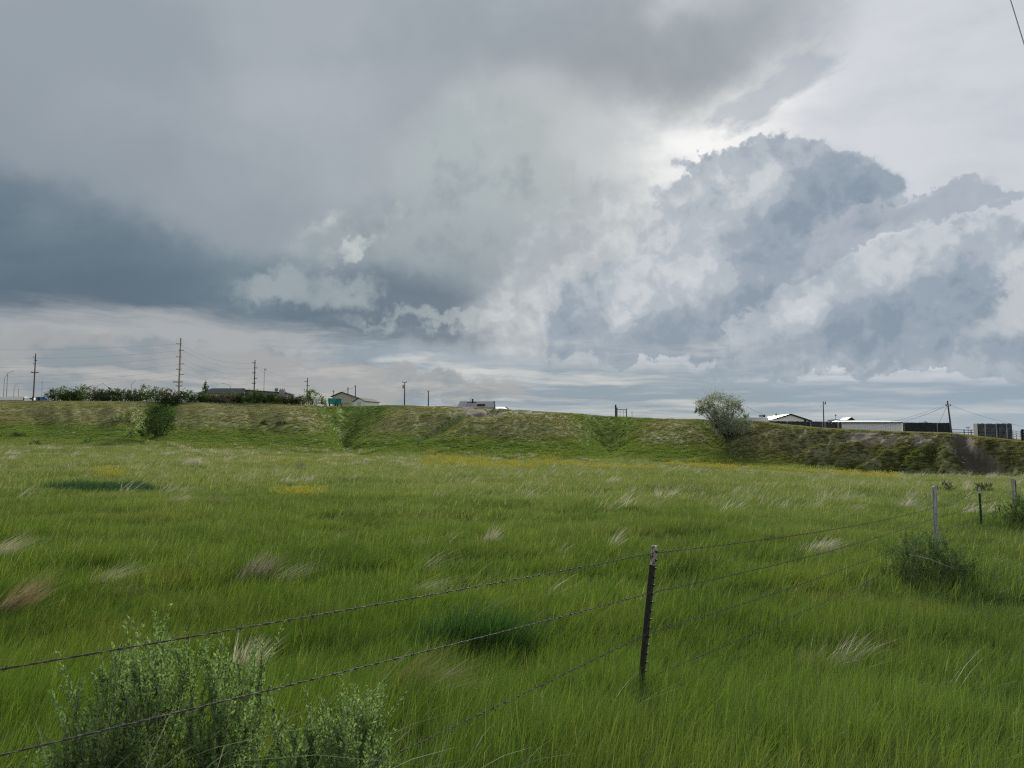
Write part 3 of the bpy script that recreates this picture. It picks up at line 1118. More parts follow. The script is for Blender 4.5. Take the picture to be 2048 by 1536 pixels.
def pick(P, scale, seed, lo, hi, prob=1.0):
    f = fbm(P[:, 0] * scale, P[:, 1] * scale, seed)
    return P[(f > lo) & (f < hi) & (rng.random(len(P)) < prob)]


P = pick(field_points(4.5, 26, 0.55), 0.4, 101, 0.54, 1.0, 0.16)
scatter_simple('dry_grass', P, [source('seed_stems', *wisps(9, 0.08, 0.80, 0.0045), M['straw']) for _ in range(4)] +
               [source('seed_stems', *wisps(12, 0.08, 0.72, 0.0045), M['olive_stem']) for _ in range(4)], 0.7, 1.1, 'thin dry seed stems bent over by the wind in the near field', 'dry grass')
P = pick(field_points(26, 95, 1.3), 0.16, 102, 0.46, 1.0, 0.60)
scatter_simple('dry_grass', P, [source('seed_stems', *wisps(22, 0.16, 0.85, 0.018, lean=(0.35, 1.0)), M['straw']) for _ in range(5)] +
               [source('seed_stems', *wisps(16, 0.22, 0.75, 0.016, lean=(0.35, 1.0)), M['olive_stem']) for _ in range(3)], 0.6, 1.15, 'pale dry grass wisps across the middle of the field', 'dry grass')
P = pick(field_points(78, 170, 1.7), 0.07, 103, 0.48, 1.0, 0.30)
P = P[terr_full(P[:, 0], P[:, 1])[1] < -0.2]
P = P[(rng.random(len(P)) < 0.25 + 0.75 * sst(-P[:, 0] / P[:, 1], -0.25, 0.25))]
scatter_simple('dry_grass', P, [source('seed_stems', *wisps(46, 0.35, 0.62, 0.035, lean=(0.2, 0.8), spread=0.6), M['straw']) for _ in range(5)], 0.7, 1.2, 'band of pale seeding grass near the foot of the bluff', 'dry grass')


# ----------------------------------------------------------------- yellow wildflowers
def flower_plant(n, rad, h, s):
    xy = rng.normal(size=(n, 2)) * rad
    st = blades(n, xy, np.full(n, h) * rng.uniform(0.8, 1.1, n), 0.02, rng.uniform(0, 6.28, n), 0.2, segs=2)
    c = np.repeat(np.stack([xy[:, 0], xy[:, 1], h * rng.uniform(0.75, 1.1, n)], 1), 5, 0) + rng.normal(size=(n * 5, 3)) * np.array([0.07, 0.07, 0.07])
    return st, leaves(c, s, 0.9)


def flower_sources(k, *a):
    r = []
    for _ in range(k):
        st, fl = flower_plant(*a)
        V, Q, R = join([st, fl])
        me = np_mesh('wildflower', V, Q, attrs={'rnd': R})
        me.materials.append(M['flower_stem'])
        me.materials.append(M['flower'])
        mi = np.zeros(len(Q), dtype=np.int32)
        mi[len(st[1]):] = 1
        me.polygons.foreach_set('material_index', mi)
        r.append(bpy.data.objects.new('wildflower', me))
    return r


def flower_bed(px0, px1, ya, yb, dens, seed, lo, srcs, label, smin=0.7, smax=1.15):
    n = dens
    px = rng.uniform(px0, px1, n)
    Y = rng.uniform(ya, yb, n)
    P = np.stack([(px - 1024) / F * Y, Y], 1)
    f = fbm(P[:, 0] * 0.16, P[:, 1] * 0.06, seed, 3)
    k = (f > lo) & (terr_full(P[:, 0], P[:, 1])[1] < -0.2)
    return scatter_simple('wildflowers', P[k], srcs, smin, smax, label, 'wildflowers', 3.1)


fs_far = flower_sources(5, 9, 0.40, 0.60, 0.09)
flower_bed(850, 1480, 78, 140, 1800, 201, 0.50, fs_far, 'band of yellow wildflowers along the foot of the bluff')
flower_bed(1480, 1790, 66, 104, 420, 202, 0.56, fs_far, 'yellow wildflowers before the eroded bank')
flower_bed(420, 700, 75, 100, 130, 203, 0.49, fs_far, 'thin strip of yellow wildflowers behind the grey dead shrub', 0.6, 0.9)
fs_near = flower_sources(3, 9, 0.28, 0.62, 0.06)
flower_bed(555, 640, 30, 36, 60, 204, 0.15, fs_near, 'small patch of yellow wildflowers out in the left field', 0.7, 1.0)
flower_bed(200, 260, 42, 52, 24, 205, 0.35, fs_near, 'few yellow wildflowers beside the dark green grass')

# ----------------------------------------------------------------- paints
M['beige'] = solid('beige_siding', (0.50, 0.43, 0.33), 0.7, 0.12, 2)
M['beige_light'] = solid('light_beige_siding', (0.62, 0.55, 0.45), 0.7, 0.1, 2)
M['white'] = solid('white_siding', (0.80, 0.80, 0.79), 0.6, 0.08, 2)
M['offwhite'] = solid('grey_white_siding', (0.62, 0.64, 0.67), 0.6, 0.1, 2)
M['whiteroof'] = solid('white_metal_roof', (0.80, 0.82, 0.84), 0.4, 0.05, 2)
M['brownroof'] = solid('dark_brown_roof', (0.055, 0.042, 0.036), 0.8, 0.3, 4)
M['greenroof'] = solid('dark_green_roof', (0.030, 0.048, 0.044), 0.7, 0.2, 4)
M['greyroof'] = solid('grey_shingle_roof', (0.24, 0.245, 0.27), 0.85, 0.2, 3)
M['darkwood'] = solid('weathered_dark_boards', (0.030, 0.036, 0.042), 0.9, 0.45, 3, c2=(0.060, 0.067, 0.074), stretch=(4, 4, 0.4))
M['palewood'] = solid('weathered_pale_boards', (0.30, 0.29, 0.275), 0.9, 0.3, 4, stretch=(4, 4, 0.4))
M['pole'] = solid('pole_wood', (0.115, 0.090, 0.072), 0.9, 0.3, 3, stretch=(3, 3, 0.3))
M['polepale'] = solid('pale_pole_wood', (0.34, 0.28, 0.225), 0.9, 0.25, 3, stretch=(3, 3, 0.3))
M['darkpole'] = solid('dark_pole_wood', (0.045, 0.042, 0.042), 0.9, 0.3, 3)
M['steel'] = solid('galvanised_steel', (0.22, 0.24, 0.26), 0.5, 0.15, 2, metal=0.3)
M['wire'] = solid('line_wire', (0.11, 0.115, 0.12), 0.6, 0.1)
M['black'] = solid('black_trim', (0.022, 0.023, 0.026), 0.6, 0.2)
M['teal'] = solid('teal_paint', (0.02, 0.30, 0.24), 0.6, 0.3, 1.5)
M['tealdark'] = solid('dark_teal_paint', (0.015, 0.21, 0.18), 0.6, 0.3, 1.5)
M['blue'] = solid('blue_paint', (0.05, 0.16, 0.45), 0.5, 0.2)
M['rock'] = solid('pale_rock', (0.58, 0.56, 0.52), 0.95, 0.3, 3)
M['concrete'] = solid('grey_concrete', (0.26, 0.26, 0.265), 0.9, 0.15, 2)


def ground_under(px, D):
    x = (px - 1024) / F * D
    return gz(x, D)


def xz(px, py, D):
    p = at(px, py, D)
    return p.x, p.z


def local(px, D, base=None):
    """base point on the ground at a bearing and distance"""
    p = at(px, 898, D)
    return Vector((p.x, D, gz(p.x, D) if base is None else base))


# ----------------------------------------------------------------- buildings on the bluff
# beige shed with an uneven gable
D = 226
o = local(683, D)
t = empty('shed', o)
tag(t, 'beige gabled shed with dark brown roof edge behind the teal bins', 'shed')
r = lambda px, py: (at(px, py, D).x - o.x, at(px, py, D).z - o.z)
al, ap, ar, am = r(665, 793), r(683.5, 785), r(713.5, 795.5), r(701.5, 791.5)
MB().prism([(al[0], -0.6), (am[0], -0.6), (am[0], am[1]), ap, al], 0, 9).build('gable_wall', M['beige'], t)
MB().prism([(am[0] + .01, -0.6), (ar[0] - 0.25, -0.6), (ar[0] - 0.25, ar[1] + 0.05), (am[0] + .01, am[1])], 0.25, 9).build('lean_to_wall', M['beige_light'], t)
th = 0.24
MB().prism([(al[0] - .45, al[1] - .12), ap, (ap[0], ap[1] + th), (al[0] - .45, al[1] - .12 + th)], -.4, 9.4).add([], []).build('roof_slope', M['brownroof'], t)
MB().prism([ap, (ar[0] + .3, ar[1] - .05), (ar[0] + .3, ar[1] - .05 + th), (ap[0], ap[1] + th)], -.4, 9.4).build('roof_slope', M['brownroof'], t)
MB().prism([(am[0] - .06, -0.5), (am[0] + .06, -0.5), (am[0] + .06, am[1] - .1), (am[0] - .06, am[1] - .1)], -.04, 0).build('corner_board', M['beige_light'], t)
MB().box(am[0] - 3.4, am[0] - .1, -.03, 0.0, 1.05, 1.17).build('rail_board', M['brownroof'], t)

# small white shed turned to the right of it
D = 224
o = local(731, D)
t = empty('shed', o, math.radians(-28))
tag(t, 'small white shed with brown roof right of the beige shed', 'shed')
hh = at(722, 797.5, D).z - o.z
he = hh - 0.95
MB().prism([(-2.4, -.6), (2.0, -.6), (2.0, he), (-.2, hh), (-2.4, he)], -3, 3.4).build('wall', M['white'], t)
for a, b in (((-2.65, he - .12), (-.2, hh)), ((-.2, hh), (2.3, he - .14))):
    MB().prism([a, b, (b[0], b[1] + .16), (a[0], a[1] + .16)], -3.3, 3.7).build('roof_slope', M['brownroof'], t)
MB().box(-.8, .5, -3.03, -3.0, -.4, 1.7).build('door', M['beige_light'], t)

# teal bins
D = 219
for px0, px1, py, mt, lab in ((657.5, 672.5, 797, 'teal', 'taller teal bin in front of the beige shed, left of the pair'), (674, 684.5, 797.8, 'tealdark', 'narrower teal bin beside the other, against the beige shed wall')):
    a, b = at(px0, py, D), at(px1, py, D)
    cx = (a.x + b.x) / 2
    w = b.x - a.x
    g = gz(cx, D)
    t = empty('waste_bin', (cx, D, g))
    tag(t, lab, 'bin', 'teal bins by the shed')
    h = a.z - g
    z0 = max(0.3, h - 1.55)
    MB().prism([(-w * .46, z0), (w * .46, z0), (w * .5, h - .14), (-w * .5, h - .14)], -.9, .9).build('body', M[mt], t)
    MB().box(-w * .52, w * .52, -.96, .96, h - .139, h).build('rim', M[mt], t)
    for k in range(3):
        xx = -w * .34 + k * w * .34
        MB().box(xx - .05, xx + .05, -.96, -.901, z0 + .1, h - .16).build('rib', M[mt], t)
    for sx in (-1, 1):
        MB().box(sx * w * .38 - .07, sx * w * .38 + .07, -.6, .6, -.1, z0 - .002).build('foot', M['black'], t)

# green roofed house behind the hedge
D = 238
o = local(440, D)
t = empty('house', o)
tag(t, 'long low house with dark green roof behind the hedge', 'house')
P_ = lambda px, py: (at(px, py, D).x - o.x, at(px, py, D).z - o.z)
x0, x1 = P_(391, 785)[0], P_(487, 785)[0]
ze, zr = P_(440, 786.5)[1], P_(440, 774)[1]
xr0, xr1 = P_(412, 775)[0], P_(474, 774)[0]
MB().box(x0 + .6, x1 - .6, .6, 9.4, -1, ze).build('wall', M['beige'], t)
rf = MB()
rf.add([(x0, 0, ze), (x1, 0, ze), (xr1 + .6, 5, zr), (xr0, 5, zr), (x0, 10, ze), (x1, 10, ze)], [(0, 1, 2, 3), (4, 3, 2, 5), (0, 3, 4), (0, 4, 5, 1)])
rf.build('roof', M['greenroof'], t)
MB().add([(x1, .02, ze), (x1, 9.98, ze), (xr1 + .63, 5, zr - .05), (x1 + .2, .02, ze), (x1 + .2, 9.98, ze), (xr1 + .83, 5, zr - .05)],
         [(0, 1, 2), (3, 5, 4), (0, 3, 4, 1), (1, 4, 5, 2), (2, 5, 3, 0)]).build('gable', M['brownroof'], t)
for k in range(4):
    xx = x0 + 3 + k * 3.2
    f = MB().box(xx, xx + 1.1, .55, .6, ze - 1.9, ze - .7).build('window', M['white'], t)
    MB().box(xx + .1, xx + 1.0, .53, .549, ze - 1.8, ze - .8).build('pane', M['black'], f)

# second low roof with a stack of flues
D = 242
o = local(520, D)
t = empty('house', o)
tag(t, 'dark flat roofed building with a grey triple chimney, right of the green roof', 'building')
P_ = lambda px, py: (at(px, py, D).x - o.x, at(px, py, D).z - o.z)
x0, x1 = P_(486, 785)[0], P_(572, 785)[0]
z0, z1 = P_(486, 779)[1], P_(560, 785)[1]
MB().prism([(x0, -1), (x1, -1), (x1, z1 - .3), (x0, z0 - .3)], 0, 8).build('wall', M['concrete'], t)
MB().prism([(x0 - .1, z0 - .298), (x1 + .4, z1 - .298), (x1 + .4, z1), (x0 - .1, z0)], -.5, 8.5).build('roof', M['greenroof'], t)
c0, c1 = P_(560, 778), P_(570.5, 778)
ch = MB().box(c0[0], c1[0], -.9, .6, -.5, c0[1] - .35).build('chimney', M['concrete'], t)
for k in range(3):
    xx = c0[0] + (c1[0] - c0[0]) * (k + .5) / 3
    MB().tube([(xx, -.2, c0[1] - .349), (xx, -.2, c0[1] + .12)], .17, 8).build('flue', M['concrete'], ch)
# dish on the roof
q = P_(554.5, 783)
d = empty('satellite_dish', (o.x + q[0], D - .6, o.z + q[1] - .4))
tag(d, 'round grey satellite dish on the flat roof beside the chimney', 'satellite dish')
mb = MB()
ring = [[(.62 * rr * math.cos(a), -.5 + .16 * rr * rr, .9 + .62 * rr * math.sin(a)) for a in np.linspace(0, 2 * math.pi, 14, endpoint=False)] for rr in (.05, .4, .75, 1)]
vv = [p for rg_ in ring for p in rg_]
vv2 = [(x, y + .05, z) for x, y, z in vv]
ff = [(i * 14 + k, i * 14 + (k + 1) % 14, (i + 1) * 14 + (k + 1) % 14, (i + 1) * 14 + k) for i in range(3) for k in range(14)]
mb.add(vv, ff).add(vv2, [f[::-1] for f in ff]).build('dish', M['steel'], d)
MB().tube([(0, -.42, .9), (0, .05, .5), (0, .05, -.3)], .05).build('mount', M['steel'], d)

# grey roofed house showing over the crest
D = 205
o = local(952, D)
t = empty('house', o)
tag(t, 'house with grey shingle roof half hidden by the crest of the bluff', 'house')
P_ = lambda px, py: (at(px, py, D).x - o.x, at(px, py, D).z - o.z)
xl0, xl1, xr0, xr1 = P_(914, 814)[0], P_(917.5, 800.5)[0], P_(989.5, 814)[0], P_(988, 800.5)[0]
zr, ze = P_(950, 800.5)[1], P_(950, 815)[1]
MB().box(xl0 + .4, xr0 - .3, .5, 9.5, -2.5, ze).build('wall', M['offwhite'], t)
MB().add([(xl0, 0, ze), (xr0 - .15, 0, ze), (xr1 - .15, 4.6, zr), (xl1, 4.6, zr), (xl0, 10, ze), (xr0 - .15, 10, ze)], [(0, 1, 2, 3), (4, 3, 2, 5), (0, 3, 4), (0, 4, 5, 1)]).build('roof', M['greyroof'], t)
MB().add([(xr0 - .14, -.1, ze - .3), (xr0 + .12, -.1, ze - .3), (xr0 + .12, 10.1, ze - .3), (xr0 - .14, 10.1, ze - .3), (xr1 - .14, 4.6, zr + .1), (xr1 + .12, 4.6, zr + .1)],
         [(0, 1, 5, 4), (1, 2, 5), (2, 3, 4, 5), (0, 4, 3), (0, 3, 2, 1)]).build('gable_end', M['black'], t)
q = P_(944, 796)
MB().box(q[0] - .2, q[0] + .22, 3.2, 3.7, zr - 1, q[1]).build('chimney', M['black'], t)
q = P_(940.3, 794)
MB().tube([(q[0], 3.3, zr - 1), (q[0], 3.3, q[1])], .07).build('vent_pipe', M['steel'], t)
q0, q1 = P_(954, 807.5), P_(970, 811)
MB().prism([(q0[0], q1[1]), (q1[0], q1[1]), (q1[0], q0[1]), (q0[0], q0[1])], .9, 2.6).build('dormer_vent', M['brownroof'], t)
q0, q1 = P_(933, 803), P_(952, 803)
MB().box(q0[0], q1[0], 3.3, 3.45, q0[1] - .12, q0[1] + .02).build('snow_rail', M['black'], t)
# white low roof right of it
D = 206
o = local(1003, D)
t = empty('garage', o)
tag(t, 'low white roofed garage peeping over the crest beside the grey roof', 'garage')
P_ = lambda px, py: (at(px, py, D).x - o.x, at(px, py, D).z - o.z)
a, b, c_ = P_(991, 812), P_(1011, 812.5), P_(1016.5, 816)
MB().box(a[0] + .1, c_[0] - .2, .2, 6, -2, c_[1] - .25).build('wall', M['offwhite'], t)
MB().add([(a[0], 0, c_[1] - .249), (c_[0], 0, c_[1] - .249), (b[0], 3, b[1]), (a[0], 3, a[1]), (a[0], 6.2, c_[1] - .249), (c_[0], 6.2, c_[1] - .249)], [(0, 1, 2, 3), (4, 3, 2, 5), (0, 3, 4), (1, 5, 2)]).build('roof', M['whiteroof'], t)
MB().tube([(b[0] + .02, 2.9, b[1] + .05), (c_[0] + .05, -.05, c_[1] - .2)], .09, 5).build('barge_board', M['black'], t)

# flat roofed grey-white building right of the silvery tree
D = 178
o = local(1518, D)
t = empty('building', o)
tag(t, 'flat topped pale grey building with roof boxes just right of the silvery tree', 'building')
P_ = lambda px, py: (at(px, py, D).x - o.x, at(px, py, D).z - o.z)
x0, x1, zt = P_(1496, 834)[0], P_(1537, 834)[0], P_(1518, 834.5)[1]
MB().box(x0, x1, 0, 8, -2, zt - .18).build('wall', M['offwhite'], t)
MB().box(x0 - .1, x1 + .1, -.12, 8.1, zt - .179, zt).build('roof', M['whiteroof'], t)
q0, q1 = P_(1526, 830), P_(1531.5, 830)
bx = MB().box(q0[0], q1[0], 2, 3, zt + .002, q0[1]).build('roof_unit', M['concrete'], t)
MB().box(q0[0] - .05, q1[0] + .05, 1.95, 3.05, q0[1] + .002, q0[1] + .1).build('lid', M['black'], bx)
for px, py in ((1534, 829), (1536.2, 828)):
    q = P_(px, py)
    MB().tube([(q[0], 2.4, zt + .002), (q[0], 2.4, q[1])], .13, 8).build('flue', M['black'], t)

# white gabled hall
D = 196
o = local(1582, D)
t = empty('hall', o)
tag(t, 'white hall with dark edged gable behind the dark board fence', 'building')
P_ = lambda px, py: (at(px, py, D).x - o.x, at(px, py, D).z - o.z)
ap, l, rr = P_(1581, 828.5), P_(1547, 838.5), P_(1624, 842.5)
MB().prism([(l[0], -2), (rr[0], -2), rr, ap, l], 0, 16).build('gable_wall', M['white'], t)
for a, b in ((l, ap), (ap, rr)):
    MB().prism([(a[0], a[1] + .005), (b[0], b[1] + .005), (b[0], b[1] + .1), (a[0], a[1] + .1)], -.1, 16.1).build('roof_slope', M['whiteroof'], t)
    MB().prism([(a[0], a[1] - .22), (b[0], b[1] - .22), (b[0], b[1] + .16), (a[0], a[1] + .16)], -.28, -.102).build('barge_board', M['black'], t)
q = P_(1610, 841)
MB().box(q[0] - .2, q[0] + .25, -.1, -.002, q[1] - .3, q[1] + .2).build('gable_lamp', M['black'], t)
q0 = P_(1562.5, 826.5)
MB().tube([(q0[0], 4, ap[1] - 3), (q0[0], 4, q0[1])], .14, 8).build('flue', M['black'], t)
q0 = P_(1565, 824.5)
MB().tube([(q0[0], 4.5, ap[1] - 3), (q0[0], 4.5, q0[1])], .06, 6).build('vent_pipe', M['black'], t)
# low white roofed annex in front of the hall
D = 172
o = local(1556, D)
t = empty('annex', o)
tag(t, 'low annex with bright white roof in front of the gabled hall', 'building')
P_ = lambda px, py: (at(px, py, D).x - o.x, at(px, py, D).z - o.z)
a, b = P_(1538, 839), P_(1577, 839)
MB().box(a[0] + .1, b[0] - .1, .1, 4, -2, a[1] - .45).build('wall', M['white'], t)
MB().prism([(a[0], a[1] - .448), (b[0], a[1] - .448), (b[0] - .1, a[1]), (a[0] + .1, a[1])], -.1, 4.2).build('roof', M['whiteroof'], t)

# small far roof and a dark cupola
D = 210
o = local(1702, D)
t = empty('far_building', o)
tag(t, 'far roof with a small dark gable peak showing over the long white shed', 'building')
P_ = lambda px, py: (at(px, py, D).x - o.x, at(px, py, D).z - o.z)
a, b, c_ = P_(1694.5, 838.5), P_(1701.5, 834.3), P_(1708, 838.5)
MB().prism([(a[0] - .3, a[1] - .2), (c_[0] + .3, a[1] - .2), b], -.3, 5).build('gable_roof', M['black'], t)
MB().box(a[0] + .2, c_[0] - .2, 0, 5, -1.5, a[1] - .202).build('wall', M['beige'], t)
D = 160
o = local(1688, D)
t = empty('shed', o)
tag(t, 'low pale shed roof sloping down beside the thin pole, left of the long white shed', 'shed')
P_ = lambda px, py: (at(px, py, D).x - o.x, at(px, py, D).z - o.z)
a, b = P_(1672, 838.5), P_(1698, 842.5)
MB().prism([(a[0], -1.5), (b[0], -1.5), (b[0], b[1] - .15), (a[0], a[1] - .15)], 0, 4).build('wall', M['offwhite'], t)
MB().prism([(a[0] - .1, a[1] - .148), (b[0] + .1, b[1] - .148), (b[0] + .1, b[1]), (a[0] - .1, a[1])], -.2, 4.2).build('roof', M['greyroof'], t)

# long white metal shed
D = 148
o = local(1743, D)
t = empty('long_shed', o)
tag(t, 'long low white ribbed metal shed with dark eave at the brink of the bank', 'shed')
P_ = lambda px, py: (at(px, py, D).x - o.x, at(px, py, D).z - o.z)
x0, x1 = P_(1683.5, 844)[0], P_(1803.5, 844)[0]
ze, zr = P_(1743, 844.2)[1], P_(1743, 839.8)[1]
MB().box(x0, x1, 0, 7, -1.5, ze - .2).build('wall', M['white'], t)
rb = MB()
for k in range(34):
    xx = x0 + (x1 - x0) * (k + .5) / 34
    rb.box(xx - .025, xx + .025, -.03, -.001, -1.2, ze - .21)
tag(rb.build('siding_ribs', M['offwhite'], t), kind='stuff')
MB().box(x0 - .1, x1 + .1, -.35, -.04, ze - .19, ze).build('fascia', M['black'], t)
MB().add([(x0 - .1, -.34, ze + .004), (x1 + .1, -.34, ze + .004), (x1 - .8, 3.5, zr), (x0 + .3, 3.5, zr), (x0 - .1, 7.3, ze), (x1 + .1, 7.3, ze)], [(0, 1, 2, 3), (4, 3, 2, 5), (0, 3, 4), (1, 5, 2)]).build('roof', M['whiteroof'], t)


# ----------------------------------------------------------------- board fences on the right
def board_fence(px0, px1, D0, D1, ytop0, ytop1, nb, label, name='board_fence', mats=None, h=None):
    a, b = at(px0, ytop0, D0), at(px1, ytop1, D1)
    g = min(gz(a.x, D0), gz(b.x, D1))
    o = Vector((a.x, a.y, g))
    t = empty(name, o)
    tag(t, label, 'fence')
    d = Vector((b.x - a.x, b.y - a.y, 0))
    L = d.length
    d.normalize()
    nrm = Vector((d.y, -d.x, 0))
    md, mp = MB(), MB()
    bw = L / nb
    for k in range(nb):
        tt = (k + .5) / nb
        zt = a.z + (b.z - a.z) * tt - g + RND.uniform(-.05, .04)
        zb = gz(a.x + (b.x - a.x) * tt, a.y + (b.y - a.y) * tt) - g - .1
        if h:
            zb = max(zb, zt - h)
        mb = mp if RND.random() < .06 else md
        off = nrm * RND.uniform(0, .02)
        c0 = d * (k * bw + .003) + off
        c1 = d * ((k + 1) * bw - .003) + off
        v = []
        for z in (zb, zt):
            for c in (c0, c1, c1 - nrm * .025, c0 - nrm * .025):
                v.append((c.x, c.y, z))
        mb.add(v, [(3, 2, 1, 0), (4, 5, 6, 7), (0, 1, 5, 4), (1, 2, 6, 5), (2, 3, 7, 6), (3, 0, 4, 7)])
    tag(md.build('dark_boards', M['darkwood'], t), kind='stuff')
    if mp.v:
        tag(mp.build('pale_boards', M['palewood'], t), kind='stuff')
    z0 = a.z - g
    for zz in (-.35, -1.25):
        r0, r1 = -nrm * .05, d * L - nrm * .05
        MB().tube([(r0.x, r0.y, z0 + zz), (r1.x, r1.y, b.z - g + zz)], .05, 4).build('rail', M['darkwood'], t)
    for k in range(int(L / 2.4) + 1):
        p = d * min(k * 2.4 + .05, L - .05) - nrm * .16
        zt = a.z + (b.z - a.z) * k * 2.4 / L - g
        MB().box(p.x - .06, p.x + .06, p.y - .05, p.y + .05, -1, zt - .05).build('post', M['darkwood'], t)
    return t


board_fence(1538, 1683, 150, 144, 842, 843.6, 88, 'dark board fence left of the long white shed, before the gabled hall')
board_fence(1805, 1900, 136, 128, 845, 845.8, 52, 'dark board fence between the long white shed and the leaning pole')
t = board_fence(1955, 2023.5, 106, 104, 847, 847.2, 30, 'freestanding dark board windbreak on the slope at far right', 'windbreak')
# its pale end panel
a, b = at(1946.5, 847.5, 109), at(1955, 847, 106.1)
g = t.location
mb = MB()
for k in range(6):
    p0 = a.lerp(b, k / 6 + .01) - g
    p1 = a.lerp(b, (k + 1) / 6 - .01) - g
    mb.add([(p0.x, p0.y, -.6), (p1.x, p1.y, -.6), (p1.x, p1.y, p1.z), (p0.x, p0.y, p0.z), (p0.x, p0.y + .03, -.6), (p1.x, p1.y + .03, -.6), (p1.x, p1.y + .03, p1.z), (p0.x, p0.y + .03, p0.z)],
           [(0, 1, 2, 3), (5, 4, 7, 6), (1, 5, 6, 2), (4, 0, 3, 7), (3, 2, 6, 7), (4, 5, 1, 0)])
tag(mb.build('end_boards', M['palewood'], t), kind='stuff')


def rail_fence(name, label, pts, tops, gaps, r, mat, postr=.07, cat='fence'):
    """posts at pts (pixel, distance), rails between them"""
    base = [at(px, py, D) for (px, D), py in zip(pts, tops)]
    o = Vector((base[0].x, base[0].y, gz(base[0].x, base[0].y)))
    t = empty(name, o)
    tag(t, label, cat)
    for b_ in base:
        g_ = gz(b_.x, b_.y)
        MB().tube([(b_.x - o.x, b_.y - o.y, g_ - o.z - .3), (b_.x - o.x, b_.y - o.y, b_.z - o.z)], postr, 6).build('post', mat, t)
    for q in gaps:
        for i in range(len(base) - 1):
            p0, p1 = base[i] - o, base[i + 1] - o
            MB().tube([(p0.x, p0.y - postr - r, p0.z - q), (p1.x, p1.y - postr - r, p1.z - q)], r, 5).build('rail', mat, t)
    return t


rail_fence('rail_fence', 'low dark rail fence between the leaning pole and the windbreak', [(1903, 122), (1928, 119), (1942, 117), (1954, 114)], [858.5, 859, 859.2, 858.5], (.08, .45), .06, M['darkpole'])
rail_fence('field_gate', 'thin barred metal gate right of the dark windbreak', [(2025.5, 104), (2032, 104), (2041, 104)], [861, 862, 861.5], (.03, .3, .55, .8), .03, M['steel'], .04, 'gate')
t = rail_fence('gate_post', 'stout black gate post with rails at the right picture edge', [(2044.5, 103), (2075, 102)], [858.5, 859], (.18, .55, .92), .10, M['black'], .17, 'post')
# weather-vane like aerial behind the rails
b = at(1936, 854.5, 150)
g = gz(b.x, 150)
t = empty('aerial', (b.x, 150, g))
tag(t, 'small horizontal aerial on a mast behind the low rail fence', 'aerial')
MB().tube([(0, 0, 0), (0, 0, b.z - g)], .05, 5).build('mast', M['black'], t)
MB().tube([(-.42, 0, b.z - g), (.42, 0, b.z - g)], .06, 5).build('boom', M['black'], t)
for k in (-.35, -.1, .15, .38):
    MB().tube([(k, -.2, b.z - g + .02), (k, .2, b.z - g + .02)], .025, 4).build('element', M['black'], t)
# wooden H frame on the skyline
D = 192
o = local(1240, D)
t = empty('loading_frame', o)
tag(t, 'dark timber H-frame with one taller post standing alone on the skyline', 'frame')
for px, py, r_ in ((1231.3, 809.5, .20), (1234, 815, .12), (1252.7, 817, .12)):
    q = at(px, py, D)
    MB().tube([(q.x - o.x, 0, -1), (q.x - o.x, 0, q.z - o.z)], r_, 6).build('post', M['darkpole'], t)
for py, r_ in ((819.5, .09), (824, .04)):
    q0, q1 = at(1234, py - .3, D), at(1252.7, py + .4, D)
    MB().tube([(q0.x - o.x, -.14, q0.z - o.z), (q1.x - o.x, -.14, q1.z - o.z)], r_, 5).build('rail', M['darkpole'], t)
for px in (1240, 1246.5):
    q = at(px, 820, D)
    MB().tube([(q.x - o.x, -.1, -1), (q.x - o.x, -.1, q.z - o.z)], .035, 5).build('picket', M['darkpole'], t)
q = at(1264, 823, D)
tt_ = empty('fence_post', (q.x, D, gz(q.x, D)))
tag(tt_, 'thin stake on the skyline right of the timber H-frame', 'post')
MB().tube([(0, 0, -.5), (0, 0, q.z - tt_.location.z)], .05, 5).build('stake', M['darkpole'], tt_)
MB().tube([(-.16, 0, q.z - tt_.location.z - .25), (.16, 0, q.z - tt_.location.z - .25)], .03, 5).build('batten', M['darkpole'], tt_)


# ----------------------------------------------------------------- poles
def pole(name, label, cat, px, ytop, ybot, D, r, mat, arms=(), group=None, lean=0.0, extra=None):
    """arms: (y pixel, left px, right px, thickness)"""
    top = at(px, ytop, D)
    g = gz(top.x, D)
    o = Vector((top.x - lean, D, g))
    t = empty(name, o)
    tag(t, label, cat, group)
    H = top.z - g
    MB().tube([(0, 0, -.5), (lean * .5, 0, H * .5), (lean, 0, H)], [r * 1.15, r, r * .75], 8).build('shaft', mat, t)
    for y, l, rr, th in arms:
        a, b = at(l, y, D), at(rr, y, D)
        arm = MB().tube([(a.x - o.x, -r - th, a.z - g), (b.x - o.x, -r - th, b.z - g)], th, 5).build('crossarm', mat, t)
        for e in (a, b):
            MB().tube([(e.x - o.x, -r - th, e.z - g + th), (e.x - o.x, -r - th, e.z - g + th + .28)], .09, 6).build('insulator', M['steel'], arm)
    return t, o, H


def tpole(px, ytop, D, armsy, label, r, mat, wide, low=None):
    arms = [(y, px + s * .3 - wide * (1 if k % 2 == 0 else .35), px + wide * (1 if k % 2 else .35), .15) for k, (y, s) in enumerate(armsy)]
    if low:
        arms += low
    return pole('transmission_pole', label, 'utility pole', px, ytop, 790, D, r, mat, arms, 'transmission poles behind the bluff')


